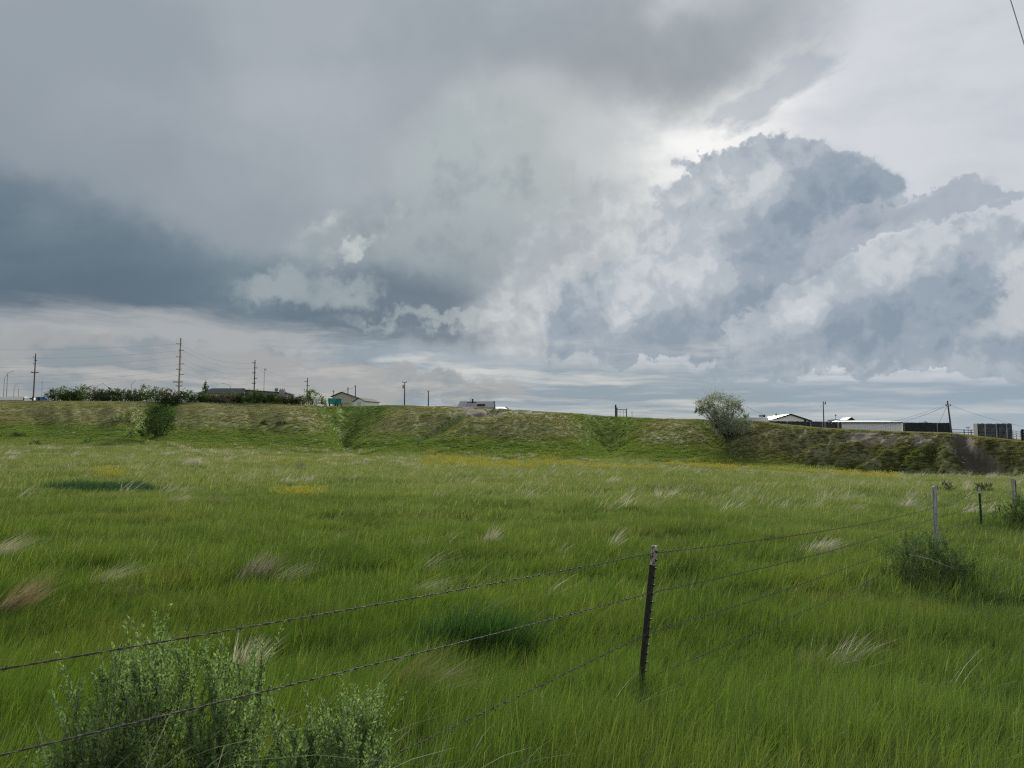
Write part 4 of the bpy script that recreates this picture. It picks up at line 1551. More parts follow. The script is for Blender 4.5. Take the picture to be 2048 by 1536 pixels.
T1 = tpole(361.5, 676, 300, [(688, 0), (701, 0), (714, 0), (728, 0), (739, 0), (749, 0)], 'tallest transmission pole with many short arms behind the hedge', .34, M['polepale'], 7.5,
           [(764, 347.5, 366.5, .24), (772, 353, 365.5, .22)])
T2 = tpole(71.5, 707, 345, [(714.5, 0), (721.5, 0), (728, 0)], 'transmission pole with one wide crossarm at far left', .30, M['pole'], 4.0, [(745, 64, 78.5, .22)])
T3 = tpole(510, 720, 330, [(726, 0), (736, 0), (746, 0), (757, 0), (767, 0)], 'transmission pole rising behind the flat roofed building', .26, M['pole'], 5.0)
T4 = tpole(615, 755.5, 400, [(763, 0), (771.5, 0)], 'farthest transmission pole above the round tree', .26, M['pole'], 5.0)
pole('utility_pole', 'utility pole with short crossarm and transformer alone on the skyline', 'utility pole', 809.5, 765, 808, 214, .15, M['darkpole'], [(765.3, 805.5, 813.5, .08)])
o_ = [x for x in COL.objects if x.name.startswith('utility_pole')][-1]
q = at(806.3, 773, 213.6)
MB().tube([(q.x - o_.location.x, -.25, q.z - o_.location.z - .55), (q.x - o_.location.x, -.25, q.z - o_.location.z + .45)], .22, 10).build('transformer', M['concrete'], o_)
pole('utility_pole', 'bare stub pole on the skyline left of the grey roof', 'utility pole', 856.8, 782.5, 808, 214, .15, M['darkpole'], [(784, 855.8, 857.8, .06)])
pole('utility_pole', 'short pole at the left corner of the beige shed', 'utility pole', 667, 780, 800, 236, .10, M['pole'], [(784.5, 665.6, 668.4, .05)])
pole('utility_pole', 'pole standing behind the beige shed roof ridge', 'utility pole', 696, 776.5, 800, 236, .14, M['darkpole'], [(777.5, 695, 697.6, .06)])
pole('utility_pole', 'taller pole behind the right eave of the beige shed', 'utility pole', 711, 771.5, 800, 236, .15, M['darkpole'], [(772.6, 709.7, 712.3, .06)])
pole('yard_light', 'slim pole with a small lamp hook above the flat roofed building', 'lamp post', 529, 737, 785, 262, .09, M['steel'], [(738.5, 529, 532.5, .06), (741, 531.5, 532.5, .07)])
RP = pole('utility_pole', 'leaning wooden pole with guy wires at the end of the board fence', 'utility pole', 1894.8, 801.5, 860, 127, .135, M['pole'], [(812.5, 1891.5, 1899.5, .035)], lean=-.45)
pole('yard_light', 'black pole with a small lamp before the dark board fence', 'lamp post', 1646.3, 805, 850, 142, .10, M['darkpole'], [(806.5, 1646, 1650.5, .05)])
o_ = [x for x in COL.objects if x.name.startswith('yard_light')][-1]
q = at(1650, 807, 142)
MB().tube([(q.x - o_.location.x, -.14, q.z - o_.location.z - .18), (q.x - o_.location.x, -.14, q.z - o_.location.z + .02)], [.16, .09], 8).build('lamp_head', M['concrete'], o_)
pole('utility_pole', 'thin grey pole at the left end of the long white shed', 'utility pole', 1671, 831.5, 850, 158, .06, M['steel'], [(832.2, 1670.3, 1671.8, .04)])


def light_pole(px, ytop, D, armpx, army, label, both=False):
    top = at(px, ytop, D)
    g = gz(top.x, D)
    t = empty('street_light', (top.x, D, g))
    tag(t, label, 'street light', 'highway street lights behind the bluff')
    H = top.z - g
    MB().tube([(0, 0, -.5), (0, 0, H)], [.17, .11], 8).build('shaft', M['steel'], t)
    for s in ((1, -1) if both else (1,)):
        e = at(px + (armpx - px) * s, army, D)
        ex, ez = e.x - top.x, e.z - g
        a = MB().tube([(0, -.02, H - .15), (ex * .5, -.02, H + (ez - H) * .6), (ex * .86, -.02, ez)], .07, 6).build('arm', M['steel'], t)
        MB().prism([(min(ex * .8, ex * 1.05), ez - .12), (max(ex * .8, ex * 1.05), ez - .12), (max(ex * .8, ex * 1.05), ez + .04), (min(ex * .8, ex * 1.05), ez + .1)], -.2, .2).build('lamp_head', M['steel'], a)


light_pole(15.5, 746, 340, 28, 742, 'tallest street light at far left, its arm reaching right')
light_pole(9, 756, 380, 14, 750.5, 'street light just left of the tallest one at far left')
light_pole(28.5, 774, 420, 33, 769.5, 'short street light right of the two tall ones at far left')
light_pole(37.5, 777, 450, 33.5, 772.5, 'street light with arm bent left, fourth from the left edge')
light_pole(194.8, 772, 400, 207, 766.5, 'street light over the hedge with one arm to the right')
light_pole(219.5, 776, 420, 208.5, 770, 'faint street light over the hedge with arm to the left')
light_pole(262.8, 768, 400, 271.5, 761.5, 'double armed Y-shaped street light above the hedge')
light_pole(461, 772, 420, 446, 766.5, 'street light behind the green roof, its arm slanting left')
pole('sign_mast', 'thin mast at the left end of the hedge', 'mast', 84.8, 763, 795, 360, .08, M['steel'], [(764, 84, 85.6, .05)])


# ----------------------------------------------------------------- wires between the poles
def wire(label, a, b, sag, r=.03, group='power lines', n=18, name='power_line'):
    a, b = Vector(a), Vector(b)
    pts = [a.lerp(b, i / n) - Vector((0, 0, 4 * sag * (i / n) * (1 - i / n))) for i in range(n + 1)]
    mb = MB()
    mb.tube([p - a for p in pts], r, 4)
    o = mb.build(name, M['wire'])
    o.location = a
    tag(o, label, 'power line', group)


lvl = ['top', 'second', 'third', 'fourth', 'fifth', 'sixth']
y1 = [688, 701, 714, 728, 739, 749]
for k in range(6):
    wire('%s conductor from the tallest transmission pole to the left picture edge' % lvl[k], at(358 if k % 2 == 0 else 366, y1[k], 300), at(-330, [686, 706, 722, 741, 752, 762][k] - 4, 330), 3.0 + .5 * k, .024, 'power lines left of the tallest pole')
y3 = [726, 736, 746, 757, 767]
for k in range(5):
    wire('%s conductor between the tallest transmission pole and the next to its right' % lvl[k], at(366 if k % 2 else 358, y1[k], 300), at(506 if k % 2 == 0 else 513, y3[k], 330), 2.6, .022, 'power lines right of the tallest pole')
for k in range(3):
    wire('%s conductor running on to the farthest transmission pole' % lvl[k], at(506 if k % 2 == 0 else 513, y3[k], 330), at(612 if k % 2 == 0 else 618, [757, 763, 771.5][k], 400), 2.4, .022, 'power lines to the farthest pole')
for k in range(2):
    wire('%s conductor dropping from the farthest pole to the shed poles' % lvl[k], at(618, [763, 771.5][k], 400), at([711, 696][k], [773, 778][k], 236), 4.0, .022, 'power lines over the beige shed')
wire('slack service wire between the transformer pole and the stub pole', at(809.5, 768, 214), at(856.8, 784, 214), 1.3, .02, 'service wires on the skyline')
wire('service wire falling from the stub pole to the crest', at(856.8, 784, 214), at(912, 811, 207), .4, .02, 'service wires on the skyline')
wire('upper wire from the silvery tree to the leaning pole', at(1488, 811, 170), at(1894, 807.5, 127), 4.6, .018, 'wires at the leaning pole')
wire('lower wire from the silvery tree to the leaning pole', at(1491, 811.5, 170), at(1893, 812, 127), 5.0, .016, 'wires at the leaning pole')
wire('wire from the lamp pole down to the gabled hall', at(1646, 811, 142), at(1600, 829.5, 196), .6, .016, 'wires at the leaning pole')
wire('wire from the leaning pole to the right picture edge', at(1896, 808, 127), at(2085, 859, 112), .5, .018, 'wires at the leaning pole')
wire('slack wire from the leaning pole to the long white shed', at(1893, 810, 127), at(1750, 838, 148), 1.2, .014, 'wires at the leaning pole')
wire('guy wire from the leaning pole down behind the board fence', at(1893.5, 814, 127), at(1878, 846, 133), 0, .02, 'wires at the leaning pole')
a, b = at(2003, -62, 18), at(2062, 129, 14)
wire('overhead wire crossing the upper right corner of the picture', a - (b - a) * .8, b + (b - a) * 1.2, .05, .011, None)

# ----------------------------------------------------------------- things at far left beyond the crest
D = 330
o = at(22, 797, D)
g = gz(o.x, D)
t = empty('parked_trailer', (o.x, D, g))
tag(t, 'long white box trailer far off at the left edge of the skyline', 'trailer')
zt = at(22, 793, D).z - g
z0 = zt - 2.0
MB().box(-6.3, 5.8, 0, 2.4, z0, zt).build('body', M['white'], t)
MB().box(-6.3, 5.8, -.05, -.001, z0 - .4, z0 + .5).build('side_skirt', M['concrete'], t)
for xx in (-4.6, -3.4, 4.2):
    MB().tube([(xx, -.1, .48), (xx, .2, .48)], .48, 12).build('wheel', M['black'], t)
for k, (px, py, mt, lab) in enumerate(((57, 796.5, 'white', 'small white vehicle far off left of the blue one'), (82, 795, 'blue', 'blue vehicle far off beside the left end of the hedge'))):
    o = at(px, py, D)
    g = gz(o.x, D)
    t = empty('parked_van', (o.x, D, g))
    tag(t, lab, 'van')
    zt = at(px, py - 1.2, D).z - g
    MB().prism([(-2.4, .45), (2.4, .45), (2.4, zt - .8), (1.6, zt - .05), (-2.3, zt)], 0, 1.9).build('body', M[mt], t)
    MB().prism([(.6, zt - .75), (2.0, zt - .75), (1.55, zt - .15), (.6, zt - .15)], -.03, -.001).build('window', M['black'], t)
    for xx in (-1.5, 1.5):
        MB().tube([(xx, -.06, .4), (xx, .2, .4)], .4, 12).build('wheel', M['black'], t)
for k, (px, py) in enumerate(((66, 793), (76.5, 794.5), (79.5, 794.5))):
    q = at(px, py, 200)
    g = gz(q.x, 200)
    t = empty('fence_post', (q.x, 200, g))
    tag(t, ['stout dark fence post below the far left transmission pole', 'left one of two dark posts close together at the hedge end', 'right one of two dark posts close together at the hedge end'][k], 'post', 'posts at the left end of the hedge')
    MB().tube([(0, 0, -.3), (0, 0, q.z - g)], .2, 6).build('shaft', M['darkpole'], t)
    MB().tube([(0, 0, q.z - g + .001), (0, 0, q.z - g + .08)], [.2, .05], 6).build('cap', M['darkpole'], t)
q = at(112.8, 792.5, 197)
t = empty('fence_post', (q.x, 197, gz(q.x, 197)))
tag(t, 'pale thin post in front of the left part of the hedge', 'post')
MB().tube([(0, 0, -.3), (0, 0, q.z - t.location.z)], .13, 6).build('shaft', M['palewood'], t)
MB().tube([(0, 0, q.z - t.location.z + .001), (0, 0, q.z - t.location.z + .07)], [.13, .04], 6).build('cap', M['palewood'], t)
rail_fence('rail_fence', 'low weathered rail fence left of the teal bins', [(617, 212), (634, 214), (651, 215)], [803, 804.5, 802.5], (.12, .4), .07, M['palewood'])


# ----------------------------------------------------------------- rocks
def rock_mesh(s):
    bm = bmesh.new()
    bmesh.ops.create_icosphere(bm, subdivisions=2, radius=1)
    off = RND.uniform(0, 50)
    for v in bm.verts:
        v.co *= 0.75 + 0.55 * mnoise.noise(v.co * 1.1 + Vector((off, 0, 0)))
        v.co.x *= 1.3
        v.co.z *= .62
    me = bpy.data.meshes.new('rock')
    bm.to_mesh(me)
    bm.free()
    return me


rocks = [rock_mesh(1) for _ in range(4)]


def rock(px, py, w, label, group=None, sink=.3):
    p = hit(px, py, 40)
    s = w * p.y / F * .42
    o = link('rock', rocks[RND.randrange(4)].copy(), M['rock'])
    o.location = p + Vector((0, 0, s * .62 * .75))
    o.scale = (s, s, s)
    o.rotation_euler = (RND.uniform(-.3, .3), RND.uniform(-.3, .3), RND.uniform(0, 6))
    tag(o, label, 'rock', group)


rock(649, 812, 9, 'largest pale boulder at the head of the wide gully')
rock(642, 814, 6, 'small pale rock left of the boulder at the gully head')
rock(655.5, 814.5, 5, 'small pale rock right of the boulder at the gully head')
rock(147, 867, 7, 'single white rock at the toe of the left slope')
for px, py, w in ((1672, 889, 4), (1711, 885, 5), (1720, 910, 4), (1714, 909, 3), (1723, 914, 5), (1832, 886, 5), (1836, 889, 4), (1841, 888, 6), (1830, 882, 3), (1867, 887, 5), (1872, 889, 4), (1845, 884, 3),
                  (1814, 874, 4), (1797, 879, 3), (1827, 873, 3), (1760, 871, 3), (1785, 871, 3), (1930, 921, 4), (1927, 927, 5), (1936, 925, 3), (1925, 916, 4), (1805, 932, 4), (1812, 932, 3), (1681, 887, 4), (1665, 890, 3), (1683, 891, 3),
                  (1862, 871, 3), (1819, 893, 4), (1850, 880, 3), (1884, 889, 3)):
    rock(px, py, w * 1.25, 'small pale stone stuck in the eroded bank on the right', 'stones in the eroded bank')

# ----------------------------------------------------------------- bushes and trees
def foliage_mesh(name, V, Q, R):
    return np_mesh(name, V, Q, attrs={'rnd': R})


def bush(name, label, cat, loc, lobes, n, size, mat, group=None, stems=9, stem_r=.03, clump=.3, per=16, rz=0, stem_mat='bark', width=.6, shell=.5, stemname='stems', folname='foliage'):
    t = empty(name, loc, rz)
    tag(t, label, cat, group)
    V, Q, R, cc = crown(n, lobes, size, clump, per, shell, width)
    V[:, 2] = np.maximum(V[:, 2], -.15)
    link(folname, foliage_mesh(folname, V, Q, R), M[mat], t)
    mb = MB()
    k = rng.choice(len(cc), min(stems, len(cc)), replace=False)
    for e in cc[k]:
        b = Vector((e[0] * .18, e[1] * .18, -.1))
        limbs(mb, b, [e], stem_r, stem_r * .25, .25, 4)
    mb.build(stemname, M[stem_mat], t)
    return t


# the hedge: separate shrubs in a row
hedge = []
for i, (mat, hh, ww) in enumerate((('hedge_leaf', 3.4, 2.1), ('hedge_light', 3.9, 2.2), ('hedge_grey', 3.2, 2.1), ('dark_leaf', 3.0, 2.2))):
    pass


def hedge_shrub(px, ytop, w, mat, label, D=200, n=900):
    p = local(px, D)
    h = at(px, ytop, D).z - p.z
    r = w * .5 * D / F
    lob = [(0, 0, h * .52, r, r, h * .46), (-r * .45, .1, h * .36, r * .75, r, h * .34), (r * .5, 0, h * .38, r * .7, r, h * .34), (RND.uniform(-.3, .3) * r, 0, h * .80, r * .5, r * .6, h * .22)]
    return bush('hedge_shrub', label, 'shrub', p, lob, n, .36, mat, 'shrubs of the hedge on the bluff', 8, .06, .28, 12, stemname='stems')


kinds = {'hedge_leaf': 'dark green shrub, %s from the left end of the hedge', 'hedge_light': 'taller lighter green shrub, %s from the left end of the hedge',
         'hedge_grey': 'greyish half bare shrub, %s from the left end of the hedge', 'dark_leaf': 'very dark dense shrub, %s from the left end of the hedge'}
ORD = 'first second third fourth fifth sixth seventh eighth ninth tenth eleventh twelfth thirteenth fourteenth fifteenth sixteenth seventeenth eighteenth nineteenth twentieth twenty-first twenty-second twenty-third twenty-fourth twenty-fifth twenty-sixth twenty-seventh twenty-eighth twenty-ninth thirtieth'.split()
for i_, (px, yt, w, mat) in enumerate(((101, 778, 30, 'hedge_leaf'), (118, 772, 34, 'hedge_light'), (137, 774, 32, 'hedge_leaf'), (154, 773, 32, 'hedge_light'), (171, 769, 40, 'hedge_light'), (188, 773, 34, 'hedge_grey'),
                       (206, 776, 34, 'hedge_grey'), (222, 776, 34, 'dark_leaf'), (240, 777, 34, 'hedge_leaf'), (258, 779, 34, 'hedge_grey'), (274, 777, 34, 'hedge_leaf'), (291, 770, 42, 'hedge_light'),
                       (308, 774, 36, 'hedge_leaf'), (326, 778, 34, 'hedge_grey'), (343, 781, 34, 'hedge_grey'), (360, 782, 36, 'dark_leaf'), (377, 781, 36, 'hedge_leaf'), (395, 787, 34, 'dark_leaf'),
                       (412, 788, 34, 'hedge_leaf'), (429, 789, 34, 'hedge_grey'), (446, 787, 34, 'hedge_grey'), (463, 784, 36, 'hedge_grey'), (480, 787, 34, 'dark_leaf'), (497, 781, 36, 'hedge_leaf'),
                       (512, 780, 32, 'hedge_leaf'), (529, 786, 36, 'dark_leaf'), (546, 787, 36, 'hedge_leaf'), (562, 790, 34, 'hedge_grey'), (578, 791, 32, 'dark_leaf'), (594, 793, 30, 'hedge_grey'), (140, 785, 40, 'dark_leaf'), (200, 785, 40, 'dark_leaf'), (330, 789, 44, 'dark_leaf'))):
    hedge_shrub(px, yt, w, mat, kinds[mat] % ORD[i_] if i_ < 30 else ['low dark shrub filling the foot of the hedge near its left end', 'low dark shrub filling the foot of the hedge below the one-armed street light', 'low dark shrub filling the foot of the hedge just left of the tallest pole'][i_ - 30])
# bare grey shrub in the hedge with dark blobs
D = 232
p = local(407, D)
h = at(407, 761.5, D).z - p.z
t = bush('pine_tree', 'small lone dark tree poking up above the green roof', 'tree', p, [(0, 0, h * .86, .75, .75, h * .12), (.3, 0, h * .74, .9, .9, h * .12), (-.2, 0, h * .62, .9, .9, h * .14)], 420, .34, 'dark_leaf', None, 10, .05, .3, 10, folname='crown', stemname='branches')
MB().tube([(0, 0, -.4), (0, 0, h * .9)], [.16, .05], 6).build('trunk', M['bark'], t)
D = 212
p = local(622, D)
h = at(622, 781, D).z - p.z
r = 24 * D / F
t = bush('broadleaf_tree', 'round bushy tree at the right end of the hedge', 'tree', p, [(0, 0, h * .62, r * .75, r * .7, h * .38), (-r * .55, 0, h * .48, r * .5, r * .5, h * .3), (r * .9, 0, h * .34, r * .55, r * .6, h * .34), (r * .1, 0, h * .3, r * .9, r * .8, h * .3), (-r * .1, 0, h * .88, r * .3, r * .3, h * .14)],
         1300, .40, 'hedge_light', None, 14, .07, .26, 14, folname='crown', stemname='limbs')
MB().tube([(0, 0, -.4), (.1, 0, h * .3), (0, 0, h * .6)], [.2, .15, .07], 6).build('trunk', M['bark'], t)

# bushes in the left gully
def slope_bush(px, pyb, pyt, wpx, mat, label, n=700, size=.3, lob=None, name='bush', group=None, light=None, y0=60):
    p = hit(px, pyb, y0)
    s = p.y / F
    h, r = (pyb - pyt) * s, wpx * .5 * s
    lob = lob or [(0, 0, h * .5, r * .9, r * .8, h * .5), (-r * .4, 0, h * .35, r * .6, r * .7, h * .38), (r * .45, 0, h * .4, r * .6, r * .7, h * .4), (r * .1, 0, h * .78, r * .5, r * .5, h * .22)]
    t = bush(name, label, 'bush', p, lob, n, size, mat, group, 10, .05 * max(1, h / 3), .26, 14)
    return t


slope_bush(318, 872, 808, 66, 'dark_leaf', 'largest dark bush in the left gully of the bluff', 2800, .30)
slope_bush(336, 848, 810, 34, 'bush_leaf', 'loose lighter bush leaning up the slope right behind the largest gully bush', 600, .26)
slope_bush(283, 874, 853, 15, 'dark_leaf', 'small dark bush at the foot of the largest gully bush', 300, .24)
slope_bush(263, 877, 862, 22, 'bush_leaf', 'low ragged bush left of the gully bushes near the flat', 260, .22)
slope_bush(262, 848, 820, 60, 'hedge_light', 'green bush up the slope left of the largest gully bush', 700, .26)
slope_bush(232, 846, 832, 34, 'bush_leaf', 'flat bush highest and farthest left in the gully', 300, .24)
slope_bush(300, 832, 808, 70, 'hedge_leaf', 'dark low thicket higher up the gully', 560, .26)
slope_bush(340, 816, 796, 25, 'dark_leaf', 'dark bush at the head of the gully against the hedge', 420, .28)
slope_bush(527, 849, 841, 22, 'dark_leaf', 'left of two low dark shrubs on the second spur', 260, .24, group='pair of low shrubs on the spur')
slope_bush(563, 849, 842, 24, 'dark_leaf', 'right of two low dark shrubs on the second spur', 260, .24, group='pair of low shrubs on the spur')
slope_bush(70, 892, 880, 22, 'bush_leaf', 'low green bush on the flat at far left below the slope', 220, .22)
slope_bush(175, 886, 874, 20, 'bush_leaf', 'thin green bush on the flat left of the gully', 160, .2)
slope_bush(38, 872, 865, 26, 'hedge_grey', 'low dark brush heap at the toe of the slope at far left', 260, .25, name='brush_heap')
slope_bush(248, 846, 838, 20, 'hedge_grey', 'grey dead brush below the green bush in the gully', 200, .22, name='brush_heap')
slope_bush(1850, 847, 841, 26, 'hedge_grey', 'twiggy bush showing over the board fence left of the leaning pole', 160, .2) if False else None
p = local(1850, 133)
h = at(1850, 841.5, 133).z - p.z
bush('bush', 'twiggy bush showing over the board fence left of the leaning pole', 'bush', p, [(0, 0, h * .7, 1.1, .6, h * .3), (.5, 0, h * .6, .9, .6, h * .3)], 240, .22, 'hedge_grey', None, 16, .03, .3, 10)

# silvery tree on the shoulder of the bluff
p = hit(1453, 874, 60)
s = p.y / F
t = empty('silvery_tree', p)
tag(t, 'silvery grey-green round crowned tree standing alone on the shoulder of the bluff', 'tree')
U = lambda px, py: ((px - 1453) * s, (874 - py) * s)
lob = []
for px, py, rx, ry, d in ((1436, 805, 40, 24, 0), (1412, 812, 22, 18, .3), (1466, 808, 22, 20, -.3), (1405, 826, 15, 8, 0), (1440, 828, 30, 17, .6), (1480, 822, 15, 15, -.2), (1488, 840, 14, 16, -.6), (1462, 842, 26, 18, -.5),
                          (1474, 852, 25, 16, -1.8), (1442, 851, 27, 16, -1.8), (1400, 816, 12, 10, 0), (1457, 862, 38, 11, -2.2), (1436, 838, 26, 14, -1.0), (1430, 845, 18, 8, .5), (1452, 862, 26, 8, -.6)):
    x, z = U(px, py)
    lob.append((x, d * 1.5, z, rx * s, rx * s * .85, ry * s))
V, Q, R, cc = crown(17000, lob, .23, .20, 20, .35, .5)
link('crown', foliage_mesh('crown', V, Q, R), M['olive_leaf'], t)
mb = MB()
for e in cc[rng.choice(len(cc), 120, replace=False)]:
    b = Vector((RND.uniform(-.35, .25), RND.uniform(-.2, .2), -.1 + RND.uniform(0, .6)))
    limbs(mb, b, [e], .075, .012, .22, 5)
mb.build('branches', M['bark'], t)
mb = MB()
for px, py, r0 in ((1408, 824, .15), (1425, 808, .16), (1448, 806, .17), (1470, 815, .14), (1484, 832, .12), (1438, 835, .12)):
    x, z = U(px, py)
    mb.tube([(RND.uniform(-.1, .1), 0, -.3), (x * .25 - .1, RND.uniform(-.3, .3), z * .30), (x * .62, RND.uniform(-.4, .4), z * .64), (x, RND.uniform(-.5, .5), z)], [r0, r0 * .85, r0 * .55, r0 * .2], 6)
mb.build('trunk', M['bark'], t)


# ----------------------------------------------------------------- sagebrush and twiggy bushes in the field
def sagebrush(name, label, loc, tips, leaf=.022, mat='sage', per=70, wood=10, cat='sagebrush', base_r=.12, sub=5, lw=.3, spread=.05, group=None, fat=.010):
    """upright sprays of small narrow leaves; tips: (dx, dy, dz)"""
    t = empty(name, loc)
    tag(t, label, cat, group)
    stems = MB()
    C, Dr = [], []
    for (x, y, z) in tips:
        b = Vector((x * .45 + RND.gauss(0, base_r), y * .5 + RND.gauss(0, base_r), 0))
        e = Vector((x, y, z))
        mid = b.lerp(e, .5) + Vector((x * .10, y * .10, -.02))
        stems.tube([b, mid, e], [.005, .003, .0012], 4, cap=False)
        for k in range(sub):
            f = 1.0 if k == 0 else RND.uniform(.42, 1.0)
            q = (mid.lerp(e, (f - .5) * 2) if f > .5 else b.lerp(mid, f * 2))
            q0 = q - Vector((0, 0, .05)) if k == 0 else q
            tip = q0 + Vector((RND.gauss(0, spread), RND.gauss(0, spread), RND.uniform(.07, .16) * (z / .6 + .3)))
            if k:
                stems.tube([q, tip], [.0018, .0008], 3, cap=False)
            m_ = per // sub
            tt = rng.random(m_)[:, None]
            d_ = np.array(tip - q0) / (tip - q0).length
            rad = rng.normal(size=(m_, 3))
            rad -= d_[None, :] * (rad @ d_)[:, None]
            rad /= np.linalg.norm(rad, axis=1)[:, None]
            taper = 1.15 - .75 * tt
            C.append(np.array(q0)[None, :] * (1 - tt) + np.array(tip)[None, :] * tt + rad * fat * taper)
            Dr.append(d_[None, :] * .8 + rad * .75)
    C, Dr = np.concatenate(C), np.concatenate(Dr)
    V, Q, R = leaves(C, leaf, lw, .1, Dr * 1.6)
    link('foliage', foliage_mesh('foliage', V, Q, R), M[mat], t)
    stems.build('stems', M['twig'], t)
    return t


def spray(px0, px1, pyt, Y, o, n, depth=.25, lowest=.25, drop=0.0):
    """tips of a bush whose outline is seen between two bearings below a top line (list of (px, py))"""
    T = []
    xs, ys_ = zip(*pyt)
    for _ in range(n):
        px = RND.uniform(px0, px1)
        yt = np.interp(px, xs, ys_)
        q = at(px, yt, Y)
        f = 1 - (1 - lowest) * RND.random() ** 1.6
        T.append((q.x - o.x, RND.uniform(-depth, depth), max(.08, (q.z - o.z - drop) * f)))
    return T


def field_pt(px, Y):
    x = (px - 1024) / F * Y
    return Vector((x, Y, gz(x, Y)))


o = field_pt(275, 3.45)
sagebrush('sagebrush', 'largest grey-green sagebrush at lower left behind the barbed wire', o,
          spray(158, 372, [(150, 1440), (175, 1370), (205, 1310), (240, 1300), (275, 1262), (300, 1270), (322, 1256), (350, 1290), (395, 1300)], 3.45, o, 92, .35, .15, .12), .020, per=520, sub=8, lw=.40)
o = field_pt(450, 3.6)
sagebrush('sagebrush', 'middle sagebrush of the three at lower left, with a pointed top', o,
          spray(408, 520, [(375, 1400), (420, 1340), (452, 1290), (478, 1310), (500, 1320), (535, 1370)], 3.6, o, 52, .28, .15, .08), .020, per=520, sub=8, lw=.40)
o = field_pt(665, 3.35)
sagebrush('sagebrush', 'rightmost sagebrush of the three at the bottom edge', o,
          spray(570, 750, [(570, 1470), (600, 1450), (640, 1440), (690, 1420), (712, 1398), (730, 1420), (750, 1440)], 3.35, o, 72, .28, .15, .06), .019, per=520, sub=8, lw=.40)
o = field_pt(95, 3.1)
sagebrush('sagebrush', 'low sagebrush in the bottom left corner', o, spray(-20, 120, [(-20, 1500), (40, 1495), (120, 1515)], 3.1, o, 26, .2, .3, .14), .019, per=420, sub=7, lw=.4)

# twiggy green bush in front of the wooden post
o = field_pt(1845, 12.4)
t = sagebrush('bush', 'twiggy green bush half covering the foot of the grey wooden post', o,
              spray(1765, 1925, [(1765, 1095), (1790, 1078), (1820, 1066), (1850, 1055), (1880, 1062), (1900, 1090), (1925, 1120)], 12.4, o, 105, .55, .2, .14), .045, 'bush_leaf', 150, cat='bush', base_r=.2, sub=6, lw=.2, spread=.10, fat=.022)
mb = MB()
for _ in range(170):
    a = RND.uniform(-1, 1)
    e = Vector((a * .62, RND.uniform(-.6, .2), RND.uniform(.15, .85)))
    b = Vector((a * .35 + RND.uniform(-.2, .2), RND.uniform(-.3, .3), 0))
    mb.tube([b, b.lerp(e, .6) + Vector((0, 0, .08)), e + Vector((0, 0, -.05))], [.006, .004, .002], 3, cap=False)
mb.build('dead_twigs', M['twig'], t)
mb = MB()
a_, b_ = at(1818, 1109, 11.9) - o, at(1915, 1140, 11.9) - o
mb.tube([a_, a_.lerp(b_, .4) + Vector((0, 0, .03)), b_], [.009, .008, .004], 5)
mb.build('bare_stick', M['palewood'], t)
o = field_pt(1925, 12.8)
sagebrush('bush', 'low green bush trailing right of the twiggy bush', o, spray(1890, 1965, [(1890, 1110), (1930, 1115), (1965, 1135)], 12.8, o, 40, .3, .2, .12), .045, 'bush_leaf', 110, cat='bush', base_r=.2, lw=.2, spread=.09, fat=.02)
o = field_pt(2035, 22)
sagebrush('bush', 'bluish green bush at the right picture edge under the farthest post', o, spray(2003, 2075, [(2003, 1025), (2020, 1015), (2045, 1000), (2075, 1010)], 22, o, 90, .5, .2), .07, 'bush_leaf', 90, cat='bush', base_r=.25, lw=.25, spread=.12)
o = field_pt(602, 62)
t = sagebrush('dead_shrub', 'grey leafless shrub standing alone out in the left field', o, spray(591, 613, [(591, 926), (602, 921), (613, 926)], 62, o, 60, .5, .2), .09, 'straw_purple', 18, cat='shrub', base_r=.15, lw=.25, spread=.12)
for px, Y, yt, w, lab in ((1890, 44, 953, 32, 'dark twiggy shrub in the field left of the thin steel post'), (1968, 44, 957, 26, 'dark twiggy shrub behind the thin steel post'), (1000, 62, 946, 28, 'low dark bush out in the middle of the field')):
    o = field_pt(px, Y)
    sagebrush('shrub', lab, o, spray(px - w / 2, px + w / 2, [(px - w / 2, yt + 8), (px, yt), (px + w / 2, yt + 8)], Y, o, 26, .5, .2, .22), .11, 'hedge_grey' if px > 1100 else 'bush_leaf', 40, cat='shrub', base_r=.3, lw=.3, spread=.15)


# ----------------------------------------------------------------- clumps and tufts of taller grass
def clump(name, label, cat, px, Y, w, h, n, bw, mat, lean=(.1, .6), depth=None, spread=1.0, dirn=WIND, group=None, offs=0.0):
    o = field_pt(px, Y)
    xy = np.stack([rng.normal(size=n) * w * .30, rng.normal(size=n) * (depth or w) * .30], 1)
    d = np.exp(-((xy[:, 0] / w) ** 2 + (xy[:, 1] / (depth or w)) ** 2) * 2)
    V, Q, R = blades(n, xy, h * rng.uniform(.65, 1.1, n) * (.55 + .45 * d), bw * rng.uniform(.7, 1.3, n), dirn + rng.normal(size=n) * spread, rng.uniform(*lean, n), segs=4)
    ob = link(name, np_mesh(name, V, Q, attrs={'rnd': R}), M[mat])
    ob.location = o + Vector((0, 0, -.02))
    tag(ob, label, cat, group)
    return ob


